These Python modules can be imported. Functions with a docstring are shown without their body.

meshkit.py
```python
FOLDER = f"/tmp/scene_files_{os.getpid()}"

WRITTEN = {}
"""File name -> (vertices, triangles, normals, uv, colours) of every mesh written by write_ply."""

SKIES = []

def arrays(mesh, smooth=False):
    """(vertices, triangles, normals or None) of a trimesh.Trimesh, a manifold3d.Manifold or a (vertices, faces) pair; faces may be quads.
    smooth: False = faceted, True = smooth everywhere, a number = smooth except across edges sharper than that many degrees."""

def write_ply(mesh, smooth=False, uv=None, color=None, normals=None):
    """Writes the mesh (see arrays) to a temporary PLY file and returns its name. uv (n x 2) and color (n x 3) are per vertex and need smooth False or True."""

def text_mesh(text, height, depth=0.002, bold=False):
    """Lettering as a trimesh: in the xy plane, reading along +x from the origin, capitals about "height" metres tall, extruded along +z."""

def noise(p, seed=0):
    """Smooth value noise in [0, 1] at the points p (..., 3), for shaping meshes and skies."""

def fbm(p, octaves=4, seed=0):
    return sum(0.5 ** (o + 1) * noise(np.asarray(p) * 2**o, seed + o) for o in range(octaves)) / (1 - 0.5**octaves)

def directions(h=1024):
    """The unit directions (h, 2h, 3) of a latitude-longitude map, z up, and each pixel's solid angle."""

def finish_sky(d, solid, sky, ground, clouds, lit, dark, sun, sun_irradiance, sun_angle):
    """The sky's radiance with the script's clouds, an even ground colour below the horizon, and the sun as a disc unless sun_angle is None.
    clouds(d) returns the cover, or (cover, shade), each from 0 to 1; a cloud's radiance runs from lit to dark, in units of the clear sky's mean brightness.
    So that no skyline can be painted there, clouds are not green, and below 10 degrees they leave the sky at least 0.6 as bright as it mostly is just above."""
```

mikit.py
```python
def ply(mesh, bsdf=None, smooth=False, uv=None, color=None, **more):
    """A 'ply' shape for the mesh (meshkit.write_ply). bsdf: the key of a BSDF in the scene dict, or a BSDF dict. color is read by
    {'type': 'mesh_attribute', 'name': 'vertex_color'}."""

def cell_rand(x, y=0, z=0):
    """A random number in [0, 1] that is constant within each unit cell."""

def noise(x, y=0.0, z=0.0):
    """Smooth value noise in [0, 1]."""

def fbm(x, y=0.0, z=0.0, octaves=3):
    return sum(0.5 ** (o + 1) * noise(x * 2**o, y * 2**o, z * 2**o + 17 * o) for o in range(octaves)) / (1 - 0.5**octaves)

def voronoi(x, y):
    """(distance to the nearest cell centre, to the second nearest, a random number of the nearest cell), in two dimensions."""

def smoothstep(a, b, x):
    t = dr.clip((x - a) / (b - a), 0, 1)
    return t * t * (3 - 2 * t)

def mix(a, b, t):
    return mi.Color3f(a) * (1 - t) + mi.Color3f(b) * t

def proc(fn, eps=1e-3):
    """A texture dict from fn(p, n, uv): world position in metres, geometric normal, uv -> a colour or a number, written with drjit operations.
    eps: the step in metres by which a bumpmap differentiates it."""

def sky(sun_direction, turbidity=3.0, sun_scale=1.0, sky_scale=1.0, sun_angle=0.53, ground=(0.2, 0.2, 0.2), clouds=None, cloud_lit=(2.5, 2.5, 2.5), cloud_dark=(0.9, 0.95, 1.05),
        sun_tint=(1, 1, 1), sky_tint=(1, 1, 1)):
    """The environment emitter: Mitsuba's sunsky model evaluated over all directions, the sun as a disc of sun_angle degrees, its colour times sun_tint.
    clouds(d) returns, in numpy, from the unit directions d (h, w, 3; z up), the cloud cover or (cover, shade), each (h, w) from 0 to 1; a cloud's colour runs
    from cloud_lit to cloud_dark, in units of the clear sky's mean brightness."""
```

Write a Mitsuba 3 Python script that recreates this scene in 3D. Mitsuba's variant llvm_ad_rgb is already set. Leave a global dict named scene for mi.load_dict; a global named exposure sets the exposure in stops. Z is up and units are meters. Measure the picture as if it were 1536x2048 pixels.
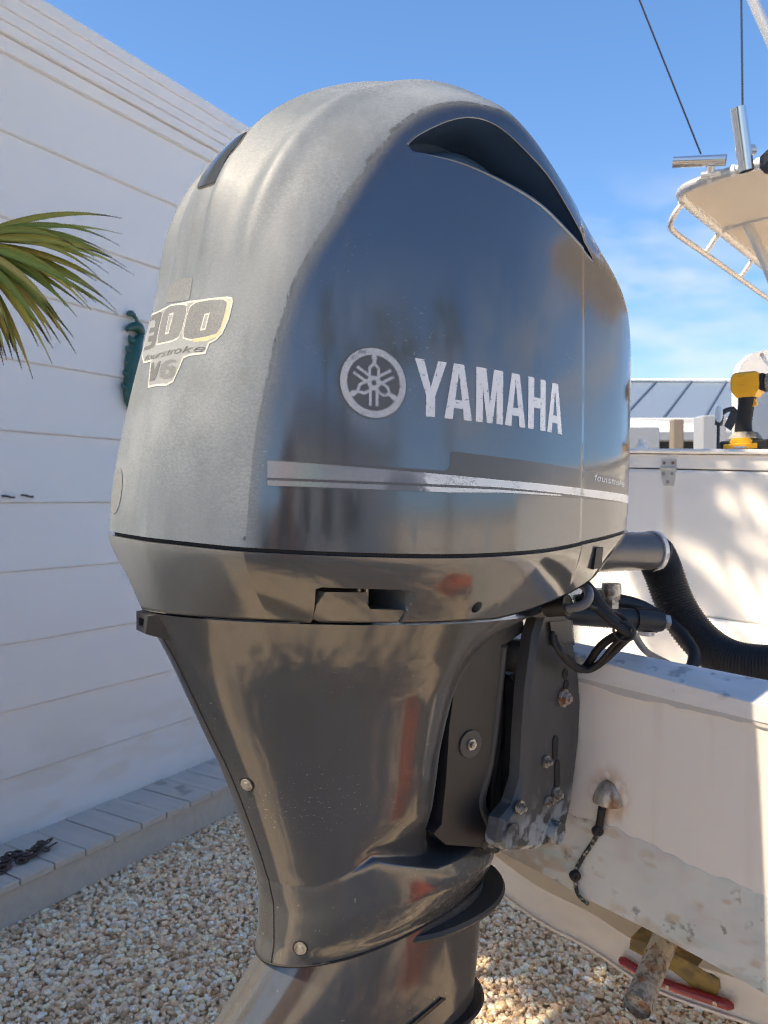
import math, random
import numpy as np, trimesh, mitsuba as mi, mikit, meshkit, drjit as dr
import manifold3d as m3
from scipy.interpolate import CubicSpline, PchipInterpolator, LinearNDInterpolator
from shapely.geometry import Polygon, Point, LineString, box as sbox
from shapely.ops import unary_union
from shapely import affinity

T = mi.ScalarTransform4f
scene, labels = {}, {}

# ------------------------------------------------------------------ camera, sky, exposure
pit = math.atan(24 / 1540)
scene['camera'] = {
    'type': 'thinlens', 'fov': 2 * math.degrees(math.atan(768 / 1540)), 'fov_axis': 'x', 'aperture_radius': 0.0011, 'focus_distance': 0.95,
    'near_clip': 0.05, 'far_clip': 400.0,
    'to_world': T().look_at(origin=[0, 0, 1.5], target=[0, math.cos(pit), 1.5 - math.sin(pit)], up=[0, 0, 1]),
}


def clouds(d):
    el = np.degrees(np.arcsin(np.clip(d[..., 2], -1, 1)))
    az = np.arctan2(d[..., 0], d[..., 1])
    q = np.stack([az * 3.2 + el * .04, el * 0.17, np.zeros_like(el)], -1)
    wisp = meshkit.fbm(q * np.array([1.6, 1.9, 1]) + 7.3, 5, seed=5)
    soft = meshkit.fbm(q * .5 + 2.1, 3, seed=9)
    fine = meshkit.fbm(q * np.array([5.0, 4.0, 1]), 4, seed=3)
    band = np.clip((el - 3) / 5, 0, 1) * np.clip((23 - el) / 8, 0, 1)
    c = np.clip((wisp * .62 + fine * .38 - .38) * 4.2, 0, 1) * np.clip((soft - .10) * 3, 0, 1)
    return np.clip(c * band * .9, 0, 1)


SUN = (-0.56, -0.22, 0.80)
scene['sky'] = mikit.sky(SUN, turbidity=2.4, ground=(0.42, 0.38, 0.32), clouds=clouds, cloud_lit=(1.9, 1.95, 2.05), sun_tint=(1.0, 0.99, 0.965), sky_tint=(.79, .94, 1.07))
exposure = 2.45

# ------------------------------------------------------------------ frames
CAM = np.array([0, 0, 1.5])
az, pt, rl = math.radians(55.2), math.radians(2.2), math.radians(0.8)
F = np.array([math.sin(az), math.cos(az), 0]); S = np.array([math.cos(az), -math.sin(az), 0]); Z = np.array([0, 0, 1.0])
Fm = F * math.cos(pt) - Z * math.sin(pt); Zm = Z * math.cos(pt) + F * math.sin(pt)
Pm = -S * math.cos(rl) + Zm * math.sin(rl); Zm = np.cross(Fm, Pm)
MO = np.array([-.3165, .9128, 1.455]); MR = np.stack([Fm, Pm, Zm], 1)
ba = math.radians(41)
Fb = np.array([math.sin(ba), math.cos(ba), 0]); Sb = np.array([math.cos(ba), -math.sin(ba), 0]); BR = np.stack([Fb, Sb, Z], 1)
wa = math.radians(31.2)
Wn = np.array([math.cos(wa), -math.sin(wa), 0]); Wd = np.array([math.sin(wa), math.cos(wa), 0])
WR = np.stack([Wd, Wn, Z], 1)


def motor(v): return np.asarray(v, float) @ MR.T + MO            # (forward, port, up) of the outboard
def boat(v): return np.asarray(v, float) @ BR.T                   # (forward, starboard, z)
def wall(v): return (np.asarray(v, float) - np.array([0, 2.83, 0])) @ WR.T   # (along, out of the wall, z)
def world(v): return np.asarray(v, float)


# ------------------------------------------------------------------ helpers
def num(key):
    if key not in scene and not any(k.startswith(key + '__') for k in scene) and key not in labels: return key
    i = 1
    while True:
        k = f'{key}_{i:03d}'
        if k not in scene and k not in labels and not any(q.startswith(k + '__') for q in scene): return k
        i += 1


def tag(key, label, cat, group=None, kind=None):
    d = {'label': label}
    if cat: d['category'] = cat
    if group: d['group'] = group
    if kind: d['kind'] = kind
    labels[key] = d
    return key


def put(key, mesh, bsdf, smooth=False, label=None, frame=None, kind=None, color=None, n=True, uv=None):
    if n: key = num(key)
    if hasattr(mesh, 'to_mesh'):
        m = mesh.to_mesh(); mesh = trimesh.Trimesh(np.array(m.vert_properties[:, :3]), np.array(m.tri_verts), process=False)
    if isinstance(mesh, (list, tuple)) and not isinstance(mesh[0], np.ndarray): mesh = trimesh.util.concatenate(list(mesh))
    if isinstance(mesh, (list, tuple)): mesh = trimesh.Trimesh(mesh[0], mesh[1], process=False)
    v = np.array(mesh.vertices)
    f = np.array(mesh.faces)
    if frame is not None: v = frame(v)
    if frame is boat: f = f[:, ::-1]        # the boat frame is left handed
    if frame is wall: f = f[:, ::-1]
    m = trimesh.Trimesh(v, f, process=False)
    scene[key] = mikit.ply(m, bsdf, smooth=smooth, color=color, uv=uv)
    if label or kind:
        labels.setdefault(key, {})
        if label: labels[key]['label'] = label
        if kind: labels[key]['kind'] = kind
    return key


def mat(n, **k):
    d = {'type': 'principled'}
    for a, b in k.items():
        d[a] = {'type': 'rgb', 'value': list(b)} if isinstance(b, (tuple, list)) else b
    scene[n] = {'type': 'twosided', 'bsdf': d}
    return n


def bumped(n, fn, scale, eps=1e-3, **k):
    d = {'type': 'principled'}
    for a, b in k.items():
        d[a] = {'type': 'rgb', 'value': list(b)} if isinstance(b, (tuple, list)) else b
    scene[n] = {'type': 'twosided', 'bsdf': {'type': 'bumpmap', 'arbitrary': mikit.proc(fn, eps), 'scale': scale, 'bsdf': d}}
    return n


def cbox(sx, sy, sz, c=.002, at=(0, 0, 0), R=None):
    """chamfered box, centred at `at`"""
    h = np.array([sx, sy, sz]) / 2
    c = min(c, h.min() * .9)
    p = []
    for s in np.ndindex(2, 2, 2):
        sg = np.array(s) * 2 - 1
        for k in range(3):
            q = h - c; q[k] = h[k]; p.append(sg * q)
    m = trimesh.convex.convex_hull(np.array(p))
    v = m.vertices
    if R is not None: v = v @ np.asarray(R).T
    return trimesh.Trimesh(v + np.array(at), m.faces, process=False)


def hull(pts): return trimesh.convex.convex_hull(np.array(pts, float))


def curve(pts, n=24):
    p = np.array(pts, float)
    if len(p) < 3: return p[0] + (p[-1] - p[0]) * np.linspace(0, 1, n)[:, None]
    d = np.r_[0, np.cumsum(np.linalg.norm(np.diff(p, axis=0), axis=1) ** .7)]
    return CubicSpline(d, p)(np.linspace(0, d[-1], n))


def tube(pts, r, sides=10, n=24, smoothc=True, caps=True):
    p = curve(pts, n) if smoothc else np.array(pts, float)
    r = np.broadcast_to(r, (len(p),)) if np.ndim(r) < 1 or len(np.atleast_1d(r)) == len(p) else np.interp(np.linspace(0, 1, len(p)), np.linspace(0, 1, len(r)), r)
    t = np.gradient(p, axis=0); t /= np.linalg.norm(t, axis=1, keepdims=True)
    a = np.cross(t[0], [0, 0, 1.0] if abs(t[0, 2]) < .9 else [1.0, 0, 0]); a /= np.linalg.norm(a)
    V, ang = [], np.arange(sides) * 2 * np.pi / sides
    for i in range(len(p)):
        a = a - t[i] * (a @ t[i]); a /= np.linalg.norm(a); b = np.cross(t[i], a)
        V.append(p[i] + r[i] * (np.cos(ang)[:, None] * a + np.sin(ang)[:, None] * b))
    V = np.vstack(V + [p[:1], p[-1:]]); N = len(p); Fc = []
    for i in range(N - 1):
        for j in range(sides):
            k = (j + 1) % sides
            Fc += [[i * sides + j, i * sides + k, (i + 1) * sides + k], [i * sides + j, (i + 1) * sides + k, (i + 1) * sides + j]]
    if caps:
        for j in range(sides):
            k = (j + 1) % sides
            Fc += [[N * sides, k, j], [N * sides + 1, (N - 1) * sides + j, (N - 1) * sides + k]]
    return trimesh.Trimesh(V, np.array(Fc), process=False)


def extr(poly, h, z0=0):
    if not isinstance(poly, Polygon) and not hasattr(poly, 'geoms'): poly = Polygon(poly)
    ms = [trimesh.creation.extrude_polygon(g, h, engine='earcut') for g in getattr(poly, 'geoms', [poly]) if g.area > 1e-12]
    m = trimesh.util.concatenate(ms); m.apply_translation([0, 0, z0]); return m


def extr_frame(poly, h, o, ux, uy):
    """extrude a 2-D outline whose axes are ux, uy from origin o, thickness along ux x uy"""
    m = extr(poly, h); ux, uy = np.array(ux, float), np.array(uy, float); ux /= np.linalg.norm(ux); uy = uy - ux * (uy @ ux); uy /= np.linalg.norm(uy)
    v = m.vertices @ np.stack([ux, uy, np.cross(ux, uy)]) + np.array(o)
    return trimesh.Trimesh(v, m.faces, process=False)


def man(tm):
    tm = trimesh.Trimesh(tm.vertices, tm.faces); tm.merge_vertices(digits_vertex=6)
    if tm.volume < 0: tm.invert()
    return m3.Manifold(m3.Mesh(np.asarray(tm.vertices, np.float32), np.asarray(tm.faces, np.uint32)))


def tri(m):
    q = m.to_mesh(); return trimesh.Trimesh(np.array(q.vert_properties[:, :3], float), np.array(q.tri_verts), process=False)


def grid_faces(nu, nv, close=False):
    Fc = []
    for i in range(nu - (0 if close else 1)):
        for j in range(nv - 1):
            a, b = i * nv + j, ((i + 1) % nu) * nv + j
            Fc += [[a, b, b + 1], [a, b + 1, a + 1]]
    return np.array(Fc)


def cyl(p0, p1, r, sides=16, r1=None):
    return tube([p0, p1], [r, r if r1 is None else r1], sides, 2)


def bolt(at, nrm, r=.009, h=.007):
    """washer with a hexagon head"""
    at, nrm = np.array(at, float), np.array(nrm, float); nrm /= np.linalg.norm(nrm)
    return trimesh.util.concatenate([cyl(at - nrm * .002, at + nrm * .002, r * 1.5, 18), cyl(at + nrm * .0021, at + nrm * h, r, 6), cyl(at + nrm * (h + .0001), at + nrm * (h + .004), r * .55, 10)])


ss = mikit.smoothstep


def pm(p):
    """world point -> outboard coordinates, for textures that belong to the outboard's own shape"""
    q = p - mi.Vector3f(*MO.tolist())
    return (dr.dot(q, mi.Vector3f(*Fm.tolist())), dr.dot(q, mi.Vector3f(*Pm.tolist())), dr.dot(q, mi.Vector3f(*Zm.tolist())))


def pb(p): return (dr.dot(p, mi.Vector3f(*Fb.tolist())), dr.dot(p, mi.Vector3f(*Sb.tolist())), p.z)


def npy(x): return np.asarray(x)


# ------------------------------------------------------------------ materials
def f_siding(p, n, uv):
    a = p.x * .518 + p.y * .855
    g = mikit.fbm(a * 2.2, p.z * 60, 1.0, 3); d = mikit.fbm(a * 1.1, p.z * 1.6, 3.0, 3)
    c = mikit.mix((.685, .72, .75), (.655, .69, .72), ss(.2, .9, d) * .6 + g * .12)
    dirt = ss(.55, .2, p.z - .15) * ss(.35, .7, mikit.fbm(a * 6, p.z * 14, 5.0, 3))
    return mikit.mix(c, (.55, .50, .42), dirt * .3)


bumped('siding_paint', lambda p, n, uv: mikit.fbm((p.x * .518 + p.y * .855) * 5, p.z * 170, 0, 3), .00035, base_color=mikit.proc(f_siding), roughness=.45, specular=.35)
mat('white_trim', base_color=mikit.proc(lambda p, n, uv: mikit.mix((.70, .73, .755), (.66, .69, .715), mikit.fbm(p.x * 3, p.y * 3, p.z * 9, 3))), roughness=.45)
mat('seam_caulk', base_color=(.58, .615, .645), roughness=.8)


def f_deck(p, n, uv):
    a = p.x * .518 + p.y * .855; o = p.x * .855 - p.y * .518
    g = mikit.fbm(a * 55, o * 3.0, p.z * 30, 3)
    c = mikit.mix((.52, .50, .465), (.42, .405, .38), g)
    return mikit.mix(c, (.16, .14, .12), ss(.62, .8, mikit.fbm(a * 9, o * 9, 4.0, 3)) * .5)


bumped('deck_paint', lambda p, n, uv: mikit.fbm((p.x * .518 + p.y * .855) * 70, (p.x * .855 - p.y * .518) * 4, p.z * 40, 3), .001, base_color=mikit.proc(f_deck), roughness=.6)
mat('pebble', base_color={'type': 'mesh_attribute', 'name': 'vertex_color'}, roughness=.75, specular=.3)


def f_ground(p, n, uv):
    d, e, r = mikit.voronoi(p.x * 48, p.y * 48)
    c = mikit.mix((.50, .40, .28), (.80, .68, .52), r)
    return mikit.mix(c, (.34, .27, .19), ss(.16, .02, e - d))


bumped('gravel_bed', lambda p, n, uv: 1 - mikit.voronoi(p.x * 48, p.y * 48)[0], .008, base_color=mikit.proc(f_ground), roughness=.85)


def f_hood(p, n, uv):
    x, y, z = pm(p)
    chalk = mikit.fbm(x * 7, y * 7, z * 7, 3); fine = mikit.fbm(x * 520, y * 520, z * 520, 2); streak = mikit.fbm(x * 90, y * 90, z * 9, 3)
    c = mikit.mix((.120, .146, .180), (.178, .208, .240), ss(.25, .75, chalk * .50 + streak * .25 + fine * .25))
    c = mikit.mix(c, (.29, .315, .335), ss(.48, .80, fine * .22 + chalk * .78) * .5)
    c = mikit.mix(c, (.13, .14, .145), ss(.55, .75, mikit.fbm(x * 16 + 3, y * 16, z * 11, 4)) * .35)
    return c


def f_hood_r(p, n, uv):
    x, y, z = pm(p)
    return .50 + .12 * mikit.fbm(x * 14, y * 14, z * 14, 3)


bumped('weathered_paint', lambda p, n, uv: mikit.fbm(p.x * 260, p.y * 260, p.z * 260, 2), .00002, eps=.0012, base_color=mikit.proc(f_hood), metallic=.06, roughness=mikit.proc(f_hood_r), specular=.4, clearcoat=.12, clearcoat_gloss=.5)


def f_gloss(p, n, uv):
    x, y, z = pm(p)
    fl = mikit.noise(x * 1500, y * 1500, z * 1500)
    c = mikit.mix((.112, .122, .140), (.138, .149, .168), fl)
    specks = ss(.86, .9, mikit.noise(x * 420, y * 420, z * 420)) * ss(.55, .75, mikit.fbm(x * 12, y * 12, z * 12, 3))
    return mikit.mix(c, (.42, .41, .38), specks * .55)


def f_gloss_r(p, n, uv):
    x, y, z = pm(p)
    return .085 + .06 * mikit.fbm(x * 7, y * 7, z * 4, 3) + .12 * ss(.6, .8, mikit.fbm(x * 70, y * 70, z * 12, 3))


mat('gloss_paint', base_color=mikit.proc(f_gloss), metallic=.76, roughness=mikit.proc(f_gloss_r), specular=.5, clearcoat=1.0, clearcoat_gloss=.96)


def f_leg(p, n, uv):
    x, y, z = pm(p)
    fl = mikit.noise(x * 1500, y * 1500, z * 1500)
    c = mikit.mix((.108, .109, .110), (.135, .136, .136), fl)
    st = mikit.fbm(x * 90, y * 90, z * 5, 3)
    c = mikit.mix(c, (.12, .11, .10), ss(.5, .75, st) * .4)
    lo = ss(-.05, -.2, z)
    specks = ss(.86, .89, mikit.noise(x * 480, y * 480, z * 480)) * ss(.45, .7, mikit.fbm(x * 9, y * 9, z * 9, 3))
    specks = dr.maximum(specks, ss(.925, .94, mikit.noise(x * 230 + 5, y * 230, z * 190)) * ss(.5, .65, mikit.fbm(x * 14, y * 14, z * 14, 2)))
    c = mikit.mix(c, (.62, .61, .58), specks * .42 * lo)
    salt = ss(.5, .72, mikit.fbm(x * 160, y * 160, z * 160, 3)) * ss(.06, .0, dr.abs(z + .50 - .12 * (x - .45))) * ss(.25, .45, x)
    return mikit.mix(c, (.45, .44, .42), salt * .35)


def f_leg_r(p, n, uv):
    x, y, z = pm(p)
    return .075 + .05 * mikit.fbm(x * 40, y * 40, z * 4, 3) + .12 * ss(.6, .8, mikit.fbm(x * 70, y * 70, z * 12, 3))


mat('leg_gloss', base_color=mikit.proc(f_leg), metallic=.5, roughness=mikit.proc(f_leg_r), specular=.5, clearcoat=1.0, clearcoat_gloss=.94)


def f_legw(p, n, uv):
    x, y, z = pm(p)
    c = mikit.mix((.17, .19, .20), (.235, .255, .265), mikit.fbm(x * 30, y * 30, z * 8, 3) * .6 + .4 * mikit.noise(x * 600, y * 600, z * 600))
    sp = ss(.93, .95, mikit.noise(x * 260, y * 260, z * 260)) * ss(.5, .65, mikit.fbm(x * 16, y * 16, z * 16, 2))
    return mikit.mix(c, (.6, .6, .58), sp)


mat('leg_chalk', base_color=mikit.proc(f_legw), metallic=.25, roughness=.38, specular=.5, clearcoat=.5, clearcoat_gloss=.8)


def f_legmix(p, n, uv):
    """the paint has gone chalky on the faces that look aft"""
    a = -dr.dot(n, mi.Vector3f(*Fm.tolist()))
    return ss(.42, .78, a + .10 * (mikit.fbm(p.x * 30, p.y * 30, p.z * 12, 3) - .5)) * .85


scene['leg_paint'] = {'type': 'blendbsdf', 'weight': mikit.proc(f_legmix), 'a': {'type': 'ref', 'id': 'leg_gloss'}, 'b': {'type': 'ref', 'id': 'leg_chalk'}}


def f_bracket(p, n, uv):
    a, s, z = pb(p)
    c = mikit.mix((.042, .043, .046), (.078, .077, .074), mikit.fbm(a * 30, s * 30, z * 8, 3))
    salt = ss(.40, .60, mikit.fbm(a * 55, s * 55, z * 55, 4)) * ss(1.085, 1.0, z + .03 * mikit.noise(a * 40, s * 40, z * 40))
    c = mikit.mix(c, (.38, .43, .46), salt * .8)
    scr = ss(.62, .8, mikit.fbm(a * 160, s * 60, z * 30, 3)) * ss(1.2, 1.0, z)
    return mikit.mix(c, (.16, .16, .16), scr * .5)


mat('bracket_paint', base_color=mikit.proc(f_bracket), metallic=.15, roughness=.42, specular=.5)
mat('black_plastic', base_color=(.018, .018, .02), roughness=.42, specular=.5)
mat('black_rubber', base_color=(.016, .016, .018), roughness=.62, specular=.4)
mat('dark_grey_plastic', base_color=(.035, .036, .037), roughness=.5)
mat('grey_hose', base_color=(.12, .125, .135), roughness=.5)
mat('cavity_dark', base_color=(.05, .10, .19), roughness=.35, metallic=.3)
mat('grille_dark', base_color=(.012, .013, .015), roughness=.6)
mat('steel', base_color=mikit.proc(lambda p, n, uv: mikit.mix((.74, .72, .68), (.52, .50, .46), mikit.fbm(p.x * 60, p.y * 60, p.z * 60, 3))), metallic=.7, roughness=.35)
mat('dull_steel', base_color=mikit.proc(lambda p, n, uv: mikit.mix((.46, .45, .42), (.22, .19, .16), ss(.4, .7, mikit.fbm(p.x * 120, p.y * 120, p.z * 120, 3)))), metallic=.8, roughness=.45)
mat('rusty_bolt', base_color=mikit.proc(lambda p, n, uv: mikit.mix((.36, .34, .31), (.26, .12, .06), ss(.52, .66, mikit.fbm(p.x * 130, p.y * 130, p.z * 130, 3)))), metallic=.4, roughness=.55)


def f_alu(p, n, uv):
    a, s, z = pb(p)
    c = mikit.mix((.78, .765, .75), (.62, .61, .60), mikit.fbm(s * 14, a * 60, z * 40, 4))
    return mikit.mix(c, (.22, .23, .24), ss(.62, .75, mikit.fbm(s * 45, a * 45, z * 45, 3)) * .6)


mat('aluminium', base_color=mikit.proc(f_alu), metallic=.15, roughness=.55)
mat('polished_tube', base_color=(.78, .77, .74), metallic=1.0, roughness=.2)
mat('galvanised_tube', base_color=mikit.proc(lambda p, n, uv: mikit.mix((.74, .72, .69), (.66, .65, .63), mikit.fbm(p.x * 8, p.y * 8, p.z * 8, 2))), metallic=.55, roughness=.36)


def f_gel(p, n, uv):
    a, s, z = pb(p)
    c = mikit.mix((.78, .73, .67), (.70, .65, .58), mikit.fbm(s * 4, z * 3, a * 3, 3))
    st = mikit.fbm(s * 38, z * 2.0, a * 20, 3)
    c = mikit.mix(c, (.52, .45, .36), ss(.52, .8, st) * .35)
    # rust run under the clamshell cover
    run = ss(.012, .003, dr.abs(s + .530 + .006 * mikit.noise(z * 30, 0, 0))) * ss(1.035, 1.02, z) * ss(.95, 1.01, z)
    run = dr.maximum(run, ss(.010, .002, dr.abs(s + .507 + .004 * mikit.noise(z * 40, 4, 0))) * ss(1.045, 1.03, z) * ss(.985, 1.02, z))
    c = mikit.mix(c, (.46, .30, .13), run * .65)
    halo = ss(.045, .018, dr.sqrt(dr.square(s + .525) + dr.square((z - 1.035) * .8))) * ss(.3, .6, mikit.fbm(s * 90, z * 60, 1.0, 3))
    return mikit.mix(c, (.50, .27, .12), halo * .55)


mat('transom_gelcoat', base_color=mikit.proc(f_gel), roughness=.33, specular=.5, clearcoat=.3)


def f_gel2(p, n, uv):
    a, s, z = pb(p)
    c = mikit.mix((.86, .83, .78), (.80, .765, .71), mikit.fbm(s * 3, z * 3, a * 3, 3))
    st = ss(.020, .004, dr.abs(s + .738 + .004 * mikit.noise(z * 18, 2, 0))) * ss(1.56, 1.5, z) * ss(1.22, 1.45, z)
    return mikit.mix(c, (.56, .45, .30), st * .45 * ss(.2, .7, mikit.fbm(s * 60, z * 6, 0, 3)))


mat('white_gelcoat', base_color=mikit.proc(f_gel2), roughness=.38, specular=.5, clearcoat=.3)


def f_bottom(p, n, uv):
    a, s, z = pb(p)
    big = mikit.fbm(s * 9 + z * 3, z * 9, a * 6, 4); fine = mikit.fbm(s * 60, z * 60, a * 60, 4)
    c = mikit.mix((.67, .65, .59), (.59, .59, .54), big)
    c = mikit.mix(c, (.54, .46, .42), ss(.5, .7, mikit.fbm(s * 14 + 4, z * 18, a * 9, 4)) * .6)
    c = mikit.mix(c, (.42, .28, .13), ss(.56, .72, mikit.fbm(s * 26 + 9, z * 40, a * 20, 4)) * .5)
    c = mikit.mix(c, (.42, .52, .48), ss(.5, .7, mikit.fbm(s * 10 + 2, z * 34, a * 9, 4)) * .45)
    c = mikit.mix(c, (.56, .56, .52), ss(.52, .7, mikit.fbm(s * 30 + 1, z * 30, a * 9, 4)) * .5)
    return mikit.mix(c, (.16, .15, .12), ss(.62, .72, fine) * ss(.45, .6, mikit.fbm(s * 7, z * 12, 3.0, 3)) * .75)


bumped('bottom_paint', lambda p, n, uv: mikit.fbm(p.x * 90, p.y * 90, p.z * 90, 3), .0012, base_color=mikit.proc(f_bottom), roughness=.7)
mat('canvas', base_color=(.70, .61, .50), roughness=.8, specular=.2)
mat('trailer_white', base_color=mikit.proc(lambda p, n, uv: mikit.mix((.70, .69, .67), (.55, .53, .49), mikit.fbm(p.x * 14, p.y * 14, p.z * 30, 3))), roughness=.4)
mat('red_lens', base_color=(.22, .010, .024), roughness=.2, clearcoat=1.0)


def f_rust(p, n, uv):
    q = mikit.fbm(p.x * 55, p.y * 55, p.z * 55, 4); f2 = mikit.fbm(p.x * 190, p.y * 190, p.z * 190, 3)
    c = mikit.mix((.40, .385, .345), (.20, .19, .17), ss(.35, .65, f2))
    c = mikit.mix(c, (.52, .48, .38), ss(.5, .65, mikit.fbm(p.x * 30 + 7, p.y * 30, p.z * 22, 3)) * .7)
    c = mikit.mix(c, (.26, .12, .06), ss(.54, .72, q) * .7)
    return mikit.mix(c, (.07, .05, .035), ss(.6, .75, f2) * ss(.4, .6, q) * .7)


bumped('rusty_galvanised', lambda p, n, uv: mikit.fbm(p.x * 160, p.y * 160, p.z * 160, 3), .002, base_color=mikit.proc(f_rust), metallic=.25, roughness=.55)
mat('yellow_rubber', base_color=mikit.proc(lambda p, n, uv: mikit.mix((.24, .16, .03), (.11, .08, .03), ss(.35, .7, mikit.fbm(p.x * 50, p.y * 50, p.z * 50, 4)))), roughness=.45, clearcoat=.4)
mat('tool_yellow', base_color=(.90, .44, .02), roughness=.38)
mat('white_print', base_color=mikit.proc(lambda p, n, uv: mikit.mix((.74, .75, .76), (.16, .18, .21), ss(.735, .79, mikit.fbm(p.x * 420, p.y * 420, p.z * 420, 2)))), roughness=.35, specular=.5)
H = 1 / .00155


def f_halftone(p, n, uv):
    x, y, z = pm(p)
    a, b = (x * 1.05 + z) * H * .72, (x * 1.05 - z) * H * .72
    dot = ss(.25, .5, dr.square(dr.cos(a * 3.1416)) * .5 + dr.square(dr.cos(b * 3.1416)) * .5)
    worn = ss(.60, .75, mikit.fbm(x * 120, y * 120, z * 120, 3))
    return mikit.mix((.74, .75, .76), (.10, .115, .14), dr.maximum(dot * .62, worn * .8))


mat('halftone_print', base_color=mikit.proc(f_halftone), roughness=.35)


def f_stripe(p, n, uv):
    x, y, z = pm(p)
    a, b = (x * 1.05 + z) * H * .72, (x * 1.05 - z) * H * .72
    dot = ss(.2, .5, dr.square(dr.cos(a * 3.1416)) * .5 + dr.square(dr.cos(b * 3.1416)) * .5)
    low = mikit.mix((.15, .16, .18), (.33, .34, .36), dot * ss(.2, .6, mikit.fbm(x * 30, 1.0, z * 30, 2)))
    iris = mikit.mix((.40, .28, .24), (.24, .42, .36), ss(.105, .145, x + .25 * (.08 - z)))
    low = mikit.mix(low, iris, ss(.095, .115, x) * ss(.165, .135, x) * .45 * dot)
    hi = mikit.mix((.66, .67, .67), (.40, .41, .41), ss(.52, .62, mikit.noise(x * 640, y * 300, z * 640)) * ss(.4, .7, mikit.fbm(x * 60, 3.0, z * 60, 2)))
    return mikit.mix(low, hi, ss(.262, .276, x + .012 * (mikit.noise(x * 300, 1, z * 300) - .5)))


mat('stripe_print', base_color=mikit.proc(f_stripe), roughness=.3, metallic=.25)
mat('band_print', base_color=(.085, .083, .085), roughness=.28, specular=.5, clearcoat=.6)
mat('badge_silver', base_color=mikit.proc(lambda p, n, uv: mikit.mix((.13, .14, .148), (.27, .285, .29), mikit.fbm(p.x * 800, p.y * 800, p.z * 800, 2))), metallic=.2, roughness=.35)
mat('badge_dark', base_color=mikit.proc(lambda p, n, uv: mikit.mix((.06, .066, .072), (.20, .21, .215), mikit.fbm(p.x * 800, p.y * 800, p.z * 800, 2))), roughness=.4)
mat('badge_white', base_color=(.52, .52, .485), roughness=.35)
mat('badge_faded', base_color=mikit.proc(lambda p, n, uv: mikit.mix((.34, .35, .35), (.46, .47, .46), mikit.fbm(p.x * 700, p.y * 700, p.z * 700, 2))), roughness=.45)
mat('sticker_faded', base_color=mikit.proc(lambda p, n, uv: mikit.mix((.11, .125, .135), (.24, .255, .265), mikit.fbm(p.x * 600, p.y * 600, p.z * 600, 2))), roughness=.4)
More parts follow.
